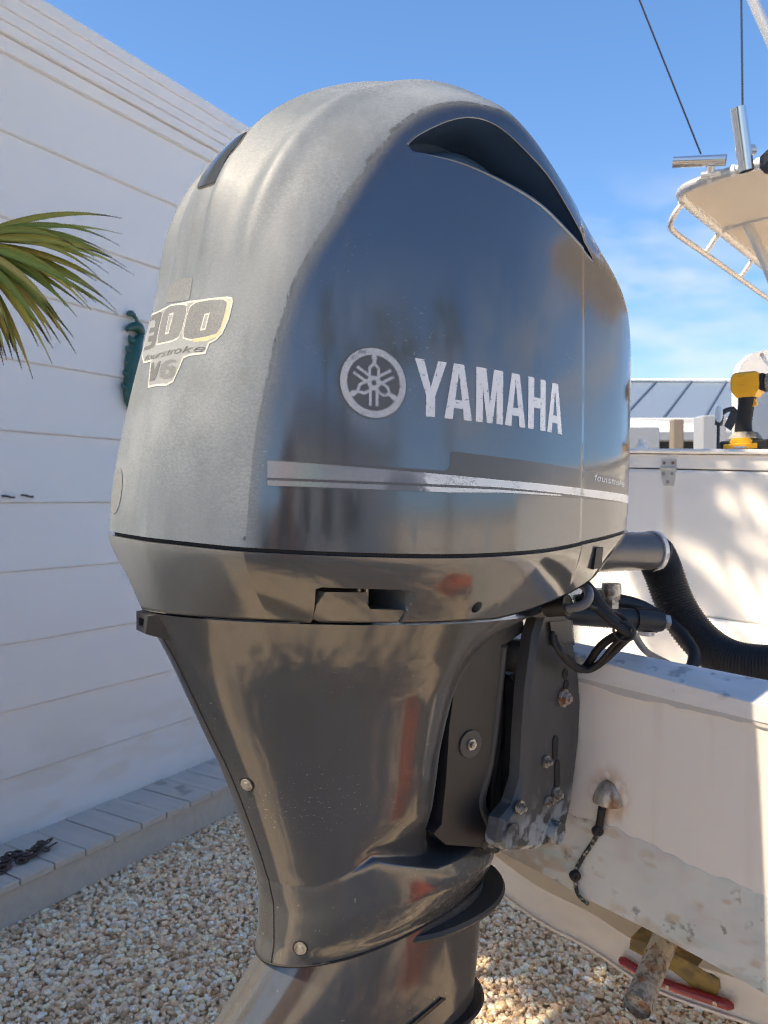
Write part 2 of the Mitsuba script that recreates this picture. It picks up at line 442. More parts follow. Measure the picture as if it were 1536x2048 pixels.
mat('badge_ground', base_color=mikit.proc(lambda p, n, uv: mikit.mix((.20, .225, .245), (.30, .325, .34), mikit.fbm(p.x * 500, p.y * 500, p.z * 500, 2))), roughness=.42)
mat('badge_gold', base_color=(.50, .44, .28), roughness=.4)
mat('glossy_badge', base_color=(.02, .03, .05), roughness=.08, clearcoat=1.0)
mat('teal_paint', base_color=mikit.proc(lambda p, n, uv: mikit.mix((.010, .055, .062), (.025, .12, .115), mikit.fbm(p.x * 22, p.y * 22, p.z * 22, 3))), roughness=.35)
mat('chain_metal', base_color=mikit.proc(lambda p, n, uv: mikit.mix((.10, .085, .08), (.055, .045, .05), mikit.fbm(p.x * 90, p.y * 90, p.z * 90, 2))), metallic=.3, roughness=.6)
mat('rope_cover', base_color=mikit.proc(lambda p, n, uv: mikit.mix((.03, .03, .028), (.36, .33, .28), ss(.55, .68, mikit.fbm(p.x * 190, p.y * 190, p.z * 190, 3)))), roughness=.8)
mat('metal_roof', base_color=(.20, .25, .31), metallic=.3, roughness=.4)
mat('roof_seam', base_color=(.13, .17, .22), metallic=.3, roughness=.45)
mat('far_white', base_color=(.74, .75, .73), roughness=.6)
mat('far_grey', base_color=(.32, .35, .39), roughness=.7)
mat('far_dark', base_color=(.05, .055, .06), roughness=.7)
mat('far_wood', base_color=(.22, .19, .15), roughness=.8)
scene['leaf_green'] = {'type': 'twosided', 'bsdf': {'type': 'principled', 'base_color': {'type': 'mesh_attribute', 'name': 'vertex_color'}, 'roughness': .62, 'specular': .25}}
mat('palm_bark', base_color=mikit.proc(lambda p, n, uv: mikit.mix((.22, .18, .14), (.10, .08, .06), mikit.fbm(p.x * 12, p.y * 12, p.z * 45, 3))), roughness=.9)
mat('clear_screen', base_color=(.6, .63, .65), roughness=.08, metallic=.2)

scene['hood_paint'] = {'type': 'blendbsdf', 'weight': mikit.proc(lambda p, n, uv: uv.x), 'a': {'type': 'ref', 'id': 'gloss_paint'}, 'b': {'type': 'ref', 'id': 'weathered_paint'}}

# ------------------------------------------------------------------ ground, gravel
R_ = np.random.default_rng(7)
g = trimesh.Trimesh([[-60, -60, -.02], [60, -60, -.02], [60, 90, -.02], [-60, 90, -.02]], [[0, 1, 2], [0, 2, 3]], process=False)
put('ground', g, 'gravel_bed', kind='structure')
labels['ground']['label'] = 'pale gravel yard under the boat and beside the house'


def pebble(seed, n):
    r = np.random.default_rng(seed)
    d = r.normal(size=(n, 3)); d /= np.linalg.norm(d, axis=1, keepdims=True)
    return trimesh.convex.convex_hull(d * np.array([1, r.uniform(.7, .95), r.uniform(.5, .75)]))


PEB = [pebble(i, 20) for i in range(10)]
PAL = np.array([(.82, .68, .50), (.72, .56, .39), (.58, .41, .26), (.86, .75, .59), (.74, .54, .37), (.44, .31, .19), (.78, .64, .43), (.66, .57, .46), (.82, .64, .46), (.88, .80, .67)])


def scatter(x0, x1, y0, y1, step, inside):
    V, Fc, C, at = [], [], [], 0
    for layer in range(2):
        for x in np.arange(x0, x1, step):
            for y in np.arange(y0, y1, step):
                q = np.array([x + R_.uniform(-.6, .6) * step, y + R_.uniform(-.6, .6) * step])
                if not inside(*q): continue
                m = PEB[R_.integers(10)]; s = step * np.clip(R_.lognormal(-.52, .30), .32, 1.05)
                a, b = R_.uniform(0, 6.28), R_.normal(0, .35)
                Rz = np.array([[math.cos(a), -math.sin(a), 0], [math.sin(a), math.cos(a), 0], [0, 0, 1]]); Rx = np.array([[1, 0, 0], [0, math.cos(b), -math.sin(b)], [0, math.sin(b), math.cos(b)]])
                V.append(m.vertices * s @ (Rz @ Rx).T + np.array([q[0], q[1], -.012 + layer * .007 + R_.uniform(-.003, .005)]))
                Fc.append(m.faces + at); at += len(m.vertices)
                col = PAL[R_.integers(len(PAL))] * R_.uniform(1.0, 1.3)
                C.append(np.repeat(col[None], len(m.vertices), 0))
    return np.vstack(V), np.vstack(Fc), np.clip(np.vstack(C), 0, .9)


def in_view(x, y):
    q = x / y
    if not (-.56 < q < .54): return False
    if x * .855 - y * .518 + 2.83 < .27: return False
    return not (-.10 < q < .06 and y < 3.0)


gv, gf, gc = scatter(-1.7, 1.5, 2.0, 4.1, .0168, in_view)
put('gravel', (gv, gf), 'pebble', smooth=True, color=gc, kind='stuff')
labels['gravel'].update(label='loose cream and tan pebbles covering the yard beside the wooden step', category='gravel')

# ------------------------------------------------------------------ white house with lap siding, wooden step
tag('white_house', 'white house clad in wide horizontal boards under a flat layered fascia', 'house')
A0, A1 = -3.0, 7.0


def wprof(pts, a0=A0, a1=A1):
    """outline in (out, z) run along the wall"""
    m = extr(Polygon(pts), a1 - a0); v = m.vertices
    return trimesh.Trimesh(np.stack([v[:, 2] + a0, v[:, 0], v[:, 1]], 1), m.faces[:, ::-1], process=False)


put('white_house__wall_core', wprof([(-4.2, 0), (-.012, 0), (-.012, 3.42), (-4.2, 3.42)]), 'white_trim', frame=wall)
SE = [.135, .407, .671, .935, 1.218, 1.490, 1.772, 2.053, 2.331, 2.600, 2.933, 3.234]
for z0, z1 in zip(SE[:-1], SE[1:]):
    put('white_house__siding_board', wprof([(-.010, z0), (.013, z0 + .001), (.015, z0 + .004), (.0015, z1 - .0035), (-.010, z1 - .0035)]), 'siding_paint', frame=wall)
    put('white_house__seam_bead', wprof([(-.008, z1 - .0035), (.006, z1 - .0030), (.0085, z1 + .0003), (-.008, z1 + .0006)]), 'seam_caulk', frame=wall)
put('white_house__frieze_board', wprof([(-.01, 3.2355), (.018, 3.2355), (.020, 3.238), (.020, 3.292), (-.01, 3.292)]), 'white_trim', frame=wall)
put('white_house__fascia_board', wprof([(-.01, 3.297), (.034, 3.297), (.037, 3.300), (.037, 3.335), (.034, 3.339), (-.01, 3.339)]), 'white_trim', frame=wall)
put('white_house__fascia_board', wprof([(-.01, 3.341), (.040, 3.3405), (.043, 3.343), (.043, 3.384), (-.01, 3.384)]), 'white_trim', frame=wall)
put('white_house__fascia_board', wprof([(-.01, 3.387), (.046, 3.3855), (.049, 3.388), (.049, 3.443), (-.01, 3.443)]), 'white_trim', frame=wall)
put('white_house__roof_edge', wprof([(-4.3, 3.446), (.053, 3.4445), (.056, 3.447), (.056, 3.497), (.048, 3.503), (-4.3, 3.503)]), 'white_trim', frame=wall)

tag('wooden_step', 'low grey painted timber step running along the foot of the white house', 'step')
b0 = .4 + .018
for i in range(34):
    a = b0 + i * .1365
    put('wooden_step__plank', cbox(.1315, .318 + R_.uniform(-.003, .003), .028, .003, (a + .068, .012 + .159, .1455 + R_.uniform(-.0015, .0015))), 'deck_paint', frame=wall)
put('wooden_step__fascia', cbox(4.8, .024, .135, .003, (2.8, .300, .0625)), 'deck_paint', frame=wall)

# chain lying on the step
tag('chain', 'short heap of dark rusty chain lying on the grey wooden step', 'chain')
ring = trimesh.creation.torus(.0105, .0034, 14, 8)
for i in range(64):
    u = R_.uniform(0, 1); a = 1.53 + u * .34; o = .185 + R_.uniform(-.05, .05) * (1 - .3 * u) + .02 * u; zz = .1625 + .004 + R_.uniform(0, .016)
    v = ring.vertices * np.array([1.55, 1, 1]); e = trimesh.transformations.euler_matrix(R_.uniform(-.9, .9), R_.uniform(-.5, .5), R_.uniform(-.7, .7))[:3, :3]
    put('chain__link', trimesh.Trimesh(v @ e.T + [a, o, zz], ring.faces, process=False), 'chain_metal', smooth=True, frame=wall)

for px in (0, 1):
    k = num('wall_screw'); tag(k, ['small dark screw hook on the white siding nearest the left picture edge', 'small dark screw hook on the white siding, the right one of the pair'][px], 'hook', 'small hooks on the siding')
    c = np.array([[1.79, 0, 1.516], [1.872, 0, 1.519]][px])
    put(k + '__shank', cyl(c + [0, .0, 0], c + [0, .03, 0], .004, 10), 'chain_metal', frame=wall)
    put(k + '__hook', tube([c + [0, .03, 0], c + [.012, .034, -.003], c + [.03, .03, -.006], c + [.042, .026, -.006]], .004, 8, 10), 'chain_metal', smooth=True, frame=wall)

# teal sea horse on the wall
tag('wall_ornament', 'teal painted metal sea creature ornament hanging on the white siding', 'wall ornament')
oc = np.array([2.465, .03, 2.12])
def orn(pts, r, n=22): return tube([oc + np.array([p[0], p[2] if len(p) > 2 else .0, p[1]]) for p in pts], r, 12, n)
put('wall_ornament__body', orn([(.00, .14), (-.03, .08), (-.045, .0), (-.055, -.08), (-.07, -.15), (-.05, -.20), (.0, -.22)], [.016, .030, .042, .040, .030, .020, .012]), 'teal_paint', smooth=True, frame=wall)
put('wall_ornament__head', orn([(.0, .14), (-.02, .17), (-.055, .165), (-.085, .15)], [.018, .028, .018, .010], 14), 'teal_paint', smooth=True, frame=wall)
put('wall_ornament__crest', orn([(-.02, .18), (-.035, .215), (-.06, .23), (-.068, .215)], [.010, .008, .011, .013], 14), 'teal_paint', smooth=True, frame=wall)
for q in ((-.06, .11), (-.075, .06), (-.08, .0), (-.09, -.05), (-.10, -.11), (.03, .05), (.02, -.05)):
    put('wall_ornament__fin', orn([(q[0] * .4, q[1] - .02), (q[0], q[1]), (q[0] - .012, q[1] + .016)], [.012, .016, .004], 10), 'teal_paint', smooth=True, frame=wall)

# ------------------------------------------------------------------ the outboard motor
OM = 'outboard_motor'
tag(OM, 'large dark grey outboard motor with weathered hood mounted on the boat transom', 'outboard motor')
PX = [.05, .079, .13, .2, .289, .35, .41, .45, .492, .55, .62, .69, .745, .79, .82]
PY = [.168, .186, .213, .2326, .2485, .255, .2545, .249, .239, .223, .201, .176, .150, .115, .07]
_yp = CubicSpline(PX, PY)


def ypanel(x, z):
    x = np.clip(x, .05, .82)
    f = np.clip((x - .556) / .010, 0, 1); f = f * f * (3 - 2 * f)
    return _yp(x) * (1 - .10 * (np.clip(z, 0, 1) / .5) ** 1.6) - .0028 * f * np.clip((.70 - x) / .14, 0, 1)


CPT = [(.079, 0), (.0815, .0717), (.0887, .1456), (.1053, .2366), (.1232, .297), (.1475, .345), (0.1872, 0.408), (0.2227, 0.4569), (0.2657, 0.5006), (0.3176, 0.5274), (0.3677, 0.5357), (0.4108, 0.5302),
       (.50, .485), (.55, .452), (.60, .427), (.66, .413), (.715, .392), (.755, .35), (.775, .25), (.785, .12), (.79, 0)]
PPT = [(.006, 0), (.009, .07), (.021, .15), (.040, .24), (.056, .31), (.066, .38), (.090, .455), (.146, .53), (.235, .590), (.33, .626), (.41, .637), (.48, .632),
       (.56, .610), (.63, .575), (.69, .53), (.745, .47), (.785, .40), (.812, .32), (.832, .22), (.845, .10), (.85, 0)]
_k = np.arange(21.0)
_kk = np.linspace(0, 20, 401)


def softspline(p):
    q = CubicSpline(_k, np.array(p))(_kk)
    w = np.hanning(23); w /= w.sum()
    e = np.vstack([q[:1] - (q[1:12] - q[:1])[::-1], q, q[-1:] + (q[-1:] - q[-12:-1])[::-1]])
    s = np.stack([np.convolve(e[:, i], w, 'valid') for i in (0, 1)], 1)
    return CubicSpline(_kk, s)


_C, _P = softspline(CPT), softspline(PPT)
_dz = PchipInterpolator([-.1, 0, .08, .27, .45, .60, .76, .85, 1.0], [.005, .005, .001, -.002, .004, .016, .030, .034, .034])


def seamdz(x, z): return _dz(x) * np.clip(1 - z / .35, 0, 1)


def hood(u, t):
    """u 0..20 along the crease from the rear seam over the top to the front, t -1..1 across"""
    C, P = _C(u), _P(u)
    a = np.abs(t)[..., None]
    q = np.clip((8.5 - u) / 4, 0, 1)[..., None]
    xz = P + (C - P) * ((a ** 2.0 * .86 + a ** 4 * .14) * (1 - q) + a ** 2.75 * q)
    y = -t * ypanel(C[..., 0], C[..., 1])
    # flutes that run from the rear face up over the top
    win = np.clip((u - 3.2) / 2.5, 0, 1) * np.clip((11.5 - u) / 3.0, 0, 1)
    win = win * win * (3 - 2 * win)
    at = np.abs(t)
    k = lambda c, w: np.exp(-((at - c) / w) ** 2)
    sh = (u - 5) * .012
    d = win * (.0062 * k(.36 - sh, .060) - .0058 * k(.22 - sh * .8, .07) + .0056 * k(.70 - sh, .058) - .0045 * k(.56 - sh, .07))
    # flat strip down the middle of the rear face
    low = np.clip((5.5 - u) / 2, 0, 1)
    d = d - low * .0035 * np.exp(-(at / .33) ** 6)
    du = _P(u + .01) - _P(u - .01); nn = np.stack([-du[..., 1], du[..., 0]], -1); nn /= np.linalg.norm(nn, axis=-1, keepdims=True)
    xz = xz + nn * d[..., None]
    z = xz[..., 1]
    return np.stack([xz[..., 0], y, z + seamdz(xz[..., 0], z)], -1)


nu, nt, nv = 321, 101, 81
u_ = np.linspace(0, 20, nu); t_ = np.linspace(-1, 1, nt)
U, Tt = np.meshgrid(u_, t_, indexing='ij')
HG = hood(U, Tt)


def panel_pts(sgn):
    C = _C(u_); v = np.linspace(0, 1, nv)
    x = np.repeat(C[:, :1], nv, 1); z = C[:, 1:] * v
    y = ypanel(x, z) * sgn
    # the top row meets the hood exactly
    return np.stack([x, y, z + seamdz(x, z)], -1)


PS, PP_ = panel_pts(-1.0), panel_pts(1.0)
PS[:, -1] = HG[:, -1]; PP_[:, -1] = HG[:, 0]
hood_m = trimesh.Trimesh(HG.reshape(-1, 3), grid_faces(nu, nt), process=False)
stb_m = trimesh.Trimesh(PS.reshape(-1, 3), grid_faces(nu, nv), process=False)
port_m = trimesh.Trimesh(PP_.reshape(-1, 3), grid_faces(nu, nv)[:, ::-1], process=False)
ringpts = np.vstack([HG[0, ::-1], PP_[1:, 0][:, :] if False else np.zeros((0, 3))])
# bottom ring, anticlockwise from the starboard rear corner: rear face, port side, front, starboard side
BRING = np.vstack([HG[0, ::-1][:-1], PP_[:, 0][:-1], HG[-1][:-1], PS[::-1, 0][:-1]])


def solid(parts, ring):
    c = ring.mean(0); n = len(ring)
    cap = trimesh.Trimesh(np.vstack([ring, c[None]]), [[i, (i + 1) % n, n] for i in range(n)], process=False)
    m = trimesh.util.concatenate(list(parts) + [cap]); m.merge_vertices(digits_vertex=6); m.update_faces(m.nondegenerate_faces()); m.remove_unreferenced_vertices()
    trimesh.repair.fix_normals(m)
    if m.volume < 0: m.invert()
    return m


VENT_UP = [(0.2431, 0.4585), (0.2501, 0.4678), (0.2655, 0.4805), (0.2991, 0.5027), (0.3348, 0.5161), (0.3737, 0.5158), (0.4176, 0.5017), (.462, .487), (.510, .463), (.555, .437), (.590, .417)]
VENT_LO = [(.594, .409), (.555, .418), (.50, .430), (.452, .440), (0.3723, 0.4499), (0.3123, 0.4553), (0.2784, 0.4544), (0.25, 0.4526)]
vo = Polygon(np.vstack([curve(VENT_UP, 60), curve(VENT_LO, 50)])).buffer(.0012).buffer(-.0012)
cut = extr(vo, .16); cut = trimesh.Trimesh(np.stack([cut.vertices[:, 0], -.30 + cut.vertices[:, 2], cut.vertices[:, 1]], 1), cut.faces[:, ::-1], process=False)
base_m = solid([hood_m, stb_m, port_m], BRING)
from scipy.spatial import cKDTree
import scipy.sparse as sps
UF = np.linspace(0, 20, 2001); CF = _C(UF); CT = cKDTree(CF)


def crease_d(p):
    """signed distance (x, z) from the crease line: negative on the side panel; and the place along it"""
    q = np.stack([p[:, 0], p[:, 2] - _dz(p[:, 0]) * np.clip(1 - p[:, 2] / .35, 0, 1)], 1)
    d, i = CT.query(q); ins = (q[:, 1] < np.interp(q[:, 0], CF[:, 0], CF[:, 1])) & (q[:, 0] > .079) & (q[:, 0] < .79)
    return np.where(ins, -d, d), UF[i]


bv = np.array(base_m.vertices); dd, uu = crease_d(bv)
wt = np.clip(1 - np.abs(dd) / .040, 0, 1) ** 1.3 * (bv[:, 2] > .012) * np.interp(uu, [0, 5.2, 7.5, 11, 14, 20], [1, 1, .25, .12, .4, .6])
E2 = base_m.edges_unique; A_ = sps.coo_matrix((np.ones(2 * len(E2)), (np.r_[E2[:, 0], E2[:, 1]], np.r_[E2[:, 1], E2[:, 0]])), shape=(len(bv),) * 2).tocsr()
A_ = sps.diags(1 / np.maximum(np.asarray(A_.sum(1)).ravel(), 1)) @ A_
for _ in range(44): bv = bv + (A_ @ bv - bv) * (wt * .7)[:, None]
base_m.vertices = bv
cowl = tri(man(base_m) - man(cut))
cen, nrm = cowl.triangles_center, cowl.face_normals
Cx, Cz = _C(np.linspace(0, 20, 2001)).T
zc = np.interp(cen[:, 0], Cx, Cz)
pz = cen[:, 2] - _dz(cen[:, 0]) * np.clip(1 - cen[:, 2] / .35, 0, 1)
yin = ypanel(cen[:, 0], np.clip(pz, 0, 1)) - np.abs(cen[:, 1])
cd, cu = crease_d(cen)
marg = np.interp(cu, [0, 5.2, 7.5, 11, 14, 20], [.022, .022, .006, .003, .008, .012])
isp = (cd < -marg) & (cen[:, 0] > .079) & (cen[:, 0] < .789) & (np.abs(yin) < .006) & (np.abs(nrm[:, 1]) > .15)
incut = (cen[:, 1] < -.135) & (yin > .0030) & np.array([vo.buffer(.0009).contains(Point(a, b)) for a, b in cen[:, [0, 2]]])
isp &= ~incut
bot = (~isp) & (~incut) & (nrm[:, 2] < -.9) & (cen[:, 2] < .06)


def sub(mask): return cowl.submesh([np.nonzero(mask)[0]], append=True, repair=False)


CK = cKDTree(np.array(cowl.vertices))
outer = ~incut & ~bot
VNs = np.zeros((len(cowl.vertices), 3))
ang_ = cowl.face_angles
for k in range(3): np.add.at(VNs, cowl.faces[outer, k], cowl.face_normals[outer] * ang_[outer, k:k + 1])
VNs /= np.maximum(np.linalg.norm(VNs, axis=1, keepdims=True), 1e-9)


def put_shell(key, m, bsdf, label=None, uv=None):
    """part of the cowling shell, shaded with the normals of the whole shell so that no edge shows between the parts"""
    key = num(key); n_ = VNs[CK.query(np.array(m.vertices))[1]] @ MR.T
    path = meshkit.write_ply(trimesh.Trimesh(motor(m.vertices), m.faces, process=False), True, uv, None, n_)
    scene[key] = {'type': 'ply', 'filename': path, 'face_normals': False, 'bsdf': {'type': 'ref', 'id': bsdf}}
    if label: labels[key] = {'label': label}
    return key



hm = sub(~isp & ~incut & ~bot); hm.merge_vertices(digits_vertex=6)
hd_, hu_ = crease_d(np.array(hm.vertices)); hw_ = np.clip((hd_ + np.interp(hu_, [0, 5.2, 7.5, 20], [.018, .018, .004, .006])) / np.interp(hu_, [0, 5.2, 7.5, 9, 12, 20], [.018, .018, .010, .008, .012, .02]), 0, 1)
hw_ = hw_ * hw_ * (3 - 2 * hw_) * np.interp(np.array(hm.vertices)[:, 0], [.40, .56], [1, .12])
put_shell(OM + '__hood', hm, 'hood_paint', 'sun bleached grey rear and top hood of the cowling', np.repeat(hw_[:, None], 2, 1))
put_shell(OM + '__side_panel', sub(isp & (cen[:, 1] < 0)), 'gloss_paint', 'glossy dark blue side panel facing the camera')
put_shell(OM + '__side_panel', sub(isp & (cen[:, 1] > 0)), 'gloss_paint')
put(OM + '__cowl_floor', sub(bot), 'black_plastic', frame=motor)
put(OM + '__air_intake', sub(incut), 'cavity_dark', smooth=35, frame=motor, label='dark arched air intake opening under the top edge')


def on_panel(p, off=.0):
    p = np.asarray(p, float); return np.stack([p[:, 0], -(ypanel(p[:, 0], p[:, 1]) + off), p[:, 1]], 1)


lipline = on_panel(curve(VENT_LO[::-1], 60), -.0012)
put(OM + '__intake_lip', tube(lipline, [.0010, .0020, .0026, .0030, .0030, .0018], 10, 60, smoothc=False), 'gloss_paint', smooth=True, frame=motor)
put(OM + '__intake_rim', tube(on_panel(curve(VENT_UP, 60), -.0006), .0014, 8, 60, smoothc=False), 'gloss_paint', smooth=True, frame=motor)
duct = curve(VENT_UP, 60); duct = np.stack([duct[:, 0] + .012, np.full(60, -.165), duct[:, 1] - .028], 1)
put(OM + '__intake_duct', tube(duct[6:-4], .012, 12, 50, smoothc=False), 'cavity_dark', smooth=True, frame=motor)

# rubber seal under the cowl, in the seam
inner = BRING * np.array([1, 1, 1]); cc = np.array([.40, 0, 0]); d_ = (inner - cc) * np.array([1, 1, 0]); d_ /= np.linalg.norm(d_, axis=1, keepdims=True)


def ringstrip(rings):
    n = len(rings[0]); V = np.vstack(rings); Fc = []
    for r in range(len(rings) - 1):
        for i in range(n):
            j = (i + 1) % n; Fc += [[r * n + i, r * n + j, (r + 1) * n + j], [r * n + i, (r + 1) * n + j, (r + 1) * n + i]]
    return trimesh.Trimesh(V, np.array(Fc), process=False)


lift = lambda h, off: inner + d_ * off + np.array([0, 0, h])
put(OM + '__seal', ringstrip([lift(.003, -.006), lift(-.012, -.006)]), 'black_rubber', smooth=True, frame=motor)

# lower pan
th = np.arctan2(BRING[:, 1], BRING[:, 0] - .36)


def legring(z, N=None):
    """section of the midsection: rear x, front x, half width, rear exponent"""
    zz = [-.60, -.558, -.53, -.486, -.455, -.449, -.444, -.41, -.364, -.304, -.238, -.19, -.15, -.12, -.10, -.087]
    xr = [.206, .208, .213, .212, .205, .204, .202, .190, .172, .147, .114, .090, .070, .053, .042, .034]
    xf = [.588, .590, .600, .600, .568, .558, .462, .450, .446, .447, .452, .460, .478, .510, .555, .610]
    hw = [.094, .094, .106, .113, .112, .111, .110, .112, .116, .124, .138, .152, .172, .193, .209, .220]
    ex = [2.1, 2.1, 2.1, 2.05, 2.0, 2.0, 2.0, 1.95, 1.9, 1.85, 1.8, 1.75, 1.7, 1.66, 1.65, 1.64]
    kk = [0, 0, 0, 0, 0, .0, .30, .22, .05, 0, 0, 0, 0, 0, 0, 0]
    f = lambda a: float(PchipInterpolator(zz, a)(z))
    r, fr, w, e, k = f(xr), f(xf), f(hw), f(ex), f(kk)
    xm = np.interp(z, [-.56, -.3, -.087], [.41, .36, .36])
    a = np.linspace(0, 2 * np.pi, N or 220, endpoint=False)
    c, s = np.cos(a), np.sin(a)
    q = np.where(c < 0, e, 2.3 if z < -.445 else 2.6)
    x = xm + np.sign(c) * np.abs(c) ** (2 / q) * np.where(c < 0, xm - r, fr - xm)
    y = np.sign(s) * np.abs(s) ** (2 / q) * w
    y = y * (1 - k * np.clip((x - .29) / .13, 0, 1)) * (1 - .10 * np.clip((x - .30) / .22, 0, 1) * np.clip((-.495 - z) / .06, 0, 1))
    return np.stack([x, y, np.full(len(x), z)], 1)


NB = len(BRING)
top = lift(-.0048, .0022)
base = legring(-.087, 2000)
# bottom ring of the pan follows the midsection's top and rises towards the front
bx, by = base[:, 0], base[:, 1]
bth = np.arctan2(by, (bx - .36) * .62 + 0)
fx = np.where(bx > .40, .40 + (bx - .40) * 1.62, bx)
fz = -.0865 + np.clip((fx - .40) / .38, 0, 1) ** 1.3 * .092
fy = by * np.where(bx > .40, 1 + .10 * np.clip((bx - .4) / .2, 0, 1), 1)
full = np.stack([fx, fy, fz], 1)
# parameter: arc length on both rings, measured from the rear centre line
def arclen(r):
    s = np.r_[0, np.cumsum(np.linalg.norm(np.diff(np.vstack([r, r[:1]]), axis=0), axis=1))]; return s[:-1] / s[-1]
i0 = np.argmin(top[:, 0]); topr = np.roll(top, -i0, 0)
if topr[5, 1] < topr[0, 1]: topr = topr[::-1]; topr = np.roll(topr, -np.argmin(topr[:, 0]), 0)
j0 = np.argmin(full[:, 0]); fullr = np.roll(full, -j0, 0)
if fullr[5, 1] < fullr[0, 1]: fullr = fullr[::-1]; fullr = np.roll(fullr, -np.argmin(fullr[:, 0]), 0)
ta, fa = arclen(topr), arclen(fullr)
botr = np.stack([np.interp(ta, np.r_[fa, 1], np.r_[fullr[:, k], fullr[:1, k]]) for k in range(3)], 1)
rings = [topr - (topr - cc) * np.array([.05, .05, 0]) * 0 + np.array([0, 0, 0])]
NR = 20
for v in np.linspace(0, 1, NR)[1:]:
    h = v ** 1.35
    q = topr + (botr - topr) * np.array([h, h, v])
    rings.append(q)
side = ringstrip(rings)
def capfan(r):
    n = len(r); c = r.mean(0); return trimesh.Trimesh(np.vstack([r, c[None]]), [[i, (i + 1) % n, n] for i in range(n)], process=False)
rim_in = topr + (cc * [1, 1, 0] - topr * [1, 1, 0]) * .03
pan = trimesh.util.concatenate([side, ringstrip([rings[0], rim_in]), capfan(rim_in), capfan(rings[-1])])
pan.merge_vertices(digits_vertex=6); pan.update_faces(pan.nondegenerate_faces()); trimesh.repair.fix_normals(pan)
if pan.volume < 0: pan.invert()
panm = man(pan)
def yprism(pts, y0, y1, rnd=.0):
    p = Polygon(pts)
    if rnd: p = p.buffer(-rnd).buffer(2 * rnd).buffer(-rnd)
    m = extr(p, y1 - y0); return trimesh.Trimesh(np.stack([m.vertices[:, 0], y0 + m.vertices[:, 2], m.vertices[:, 1]], 1), m.faces[:, ::-1], process=False)
HATCH = [(0.1751, -0.0884), (0.1744, -0.0826), (0.1573, -0.0435), (0.1622, -0.0409), (0.2682, -0.0441), (0.2733, -0.0478), (0.2734, -0.0888)]
LPL = [(0.177, -0.0864), (0.1695, -0.0631), (0.1708, -0.0468), (0.2164, -0.0472), (0.2225, -0.0614), (0.2294, -0.0677), (0.2708, -0.0696), (0.2694, -0.0858)]
hatch = man(yprism(HATCH, -.30, -.14, .0015))
plate = (panm.translate([0, .0035, 0])) ^ man(yprism(LPL, -.30, -.165, .001))
hx, hz_ = (0.3655, -0.0609)
hole = man(tube([(hx, -.27, hz_ - .012), (hx, -.18, hz_)], .0078, 18, 2))
pn = tri(panm - hatch - hole)
put(OM + '__lower_pan', pn, 'leg_paint', smooth=30, frame=motor)
put(OM + '__latch_recess', yprism([(x_, z_) for x_, z_ in HATCH], -.1405, -.137), 'grille_dark', frame=motor)
put(OM + '__cowl_latch', tri(plate), 'leg_paint', smooth=30, frame=motor)
for xx in (.232, .243): put(OM + '__latch_rod', cyl((xx, -.172, -.07), (xx, -.172, -.04), .0035, 10), 'dull_steel', frame=motor)
# small louvre near the front of the pan
pc = motor(np.array([[0, 0, 0]]))
put(OM + '__louvre', yprism([(p[0], p[2]) for p in ((0.6078, -0.196, 0.0033), (0.6221, -0.193, 0.0046), (0.6198, -0.19, -0.0245), (0.6036, -0.193, -0.027))], -.208, -.150), 'black_plastic', frame=motor)

# tell tale nozzle at the back of the pan
tt = np.array((0.0729, 0, -0.0987))
ang = [(-.036, .014, .006), (-.036, -.020, .006), (-.036, .012, -.011), (-.036, -.016, -.011), (.02, .022, .013), (.02, -.03, .013), (.02, .016, -.022), (.02, -.026, -.026)]
ang = [(a * 1.15, b * 1.3, c * 1.3) for a, b, c in ang]
nz = man(hull(np.array(ang) + tt)) - man(hull(np.array([(-.05, .008, .003), (-.05, -.014, .003), (-.05, .007, -.008), (-.05, -.011, -.008), (-.018, .006, .001), (-.018, -.010, .001), (-.018, .006, -.006), (-.018, -.009, -.006)]) + tt))
put(OM + '__water_outlet', tri(nz), 'dark_grey_plastic', frame=motor)

# midsection
zs = np.r_[np.linspace(-.0885, -.44, 60), np.linspace(-.4445, -.449, 5), np.linspace(-.452, -.5585, 26)]
LR = [legring(z) for z in zs]
def bend(r):
    """the lower edge rises towards the front"""
    r = r.copy(); z00 = r[0, 2]; w = np.clip((-.44 - r[:, 2]) / .1, 0, 1); r[:, 2] += w * np.clip((r[:, 0] - .22) / .4, -.05, 1) ** 1 * .045
    r[:, 2] += .030 * np.clip((.42 - r[:, 0]) / .10, 0, 1) * np.clip((r[:, 0] - .25) / .07, 0, 1) * np.exp(-((z00 + .445) / .036) ** 2); return r
LR = [bend(r) for r in LR]
leg = trimesh.util.concatenate([ringstrip(LR), capfan(LR[-1]), capfan(LR[0])])
put(OM + '__midsection', leg, 'leg_paint', smooth=28, frame=motor)
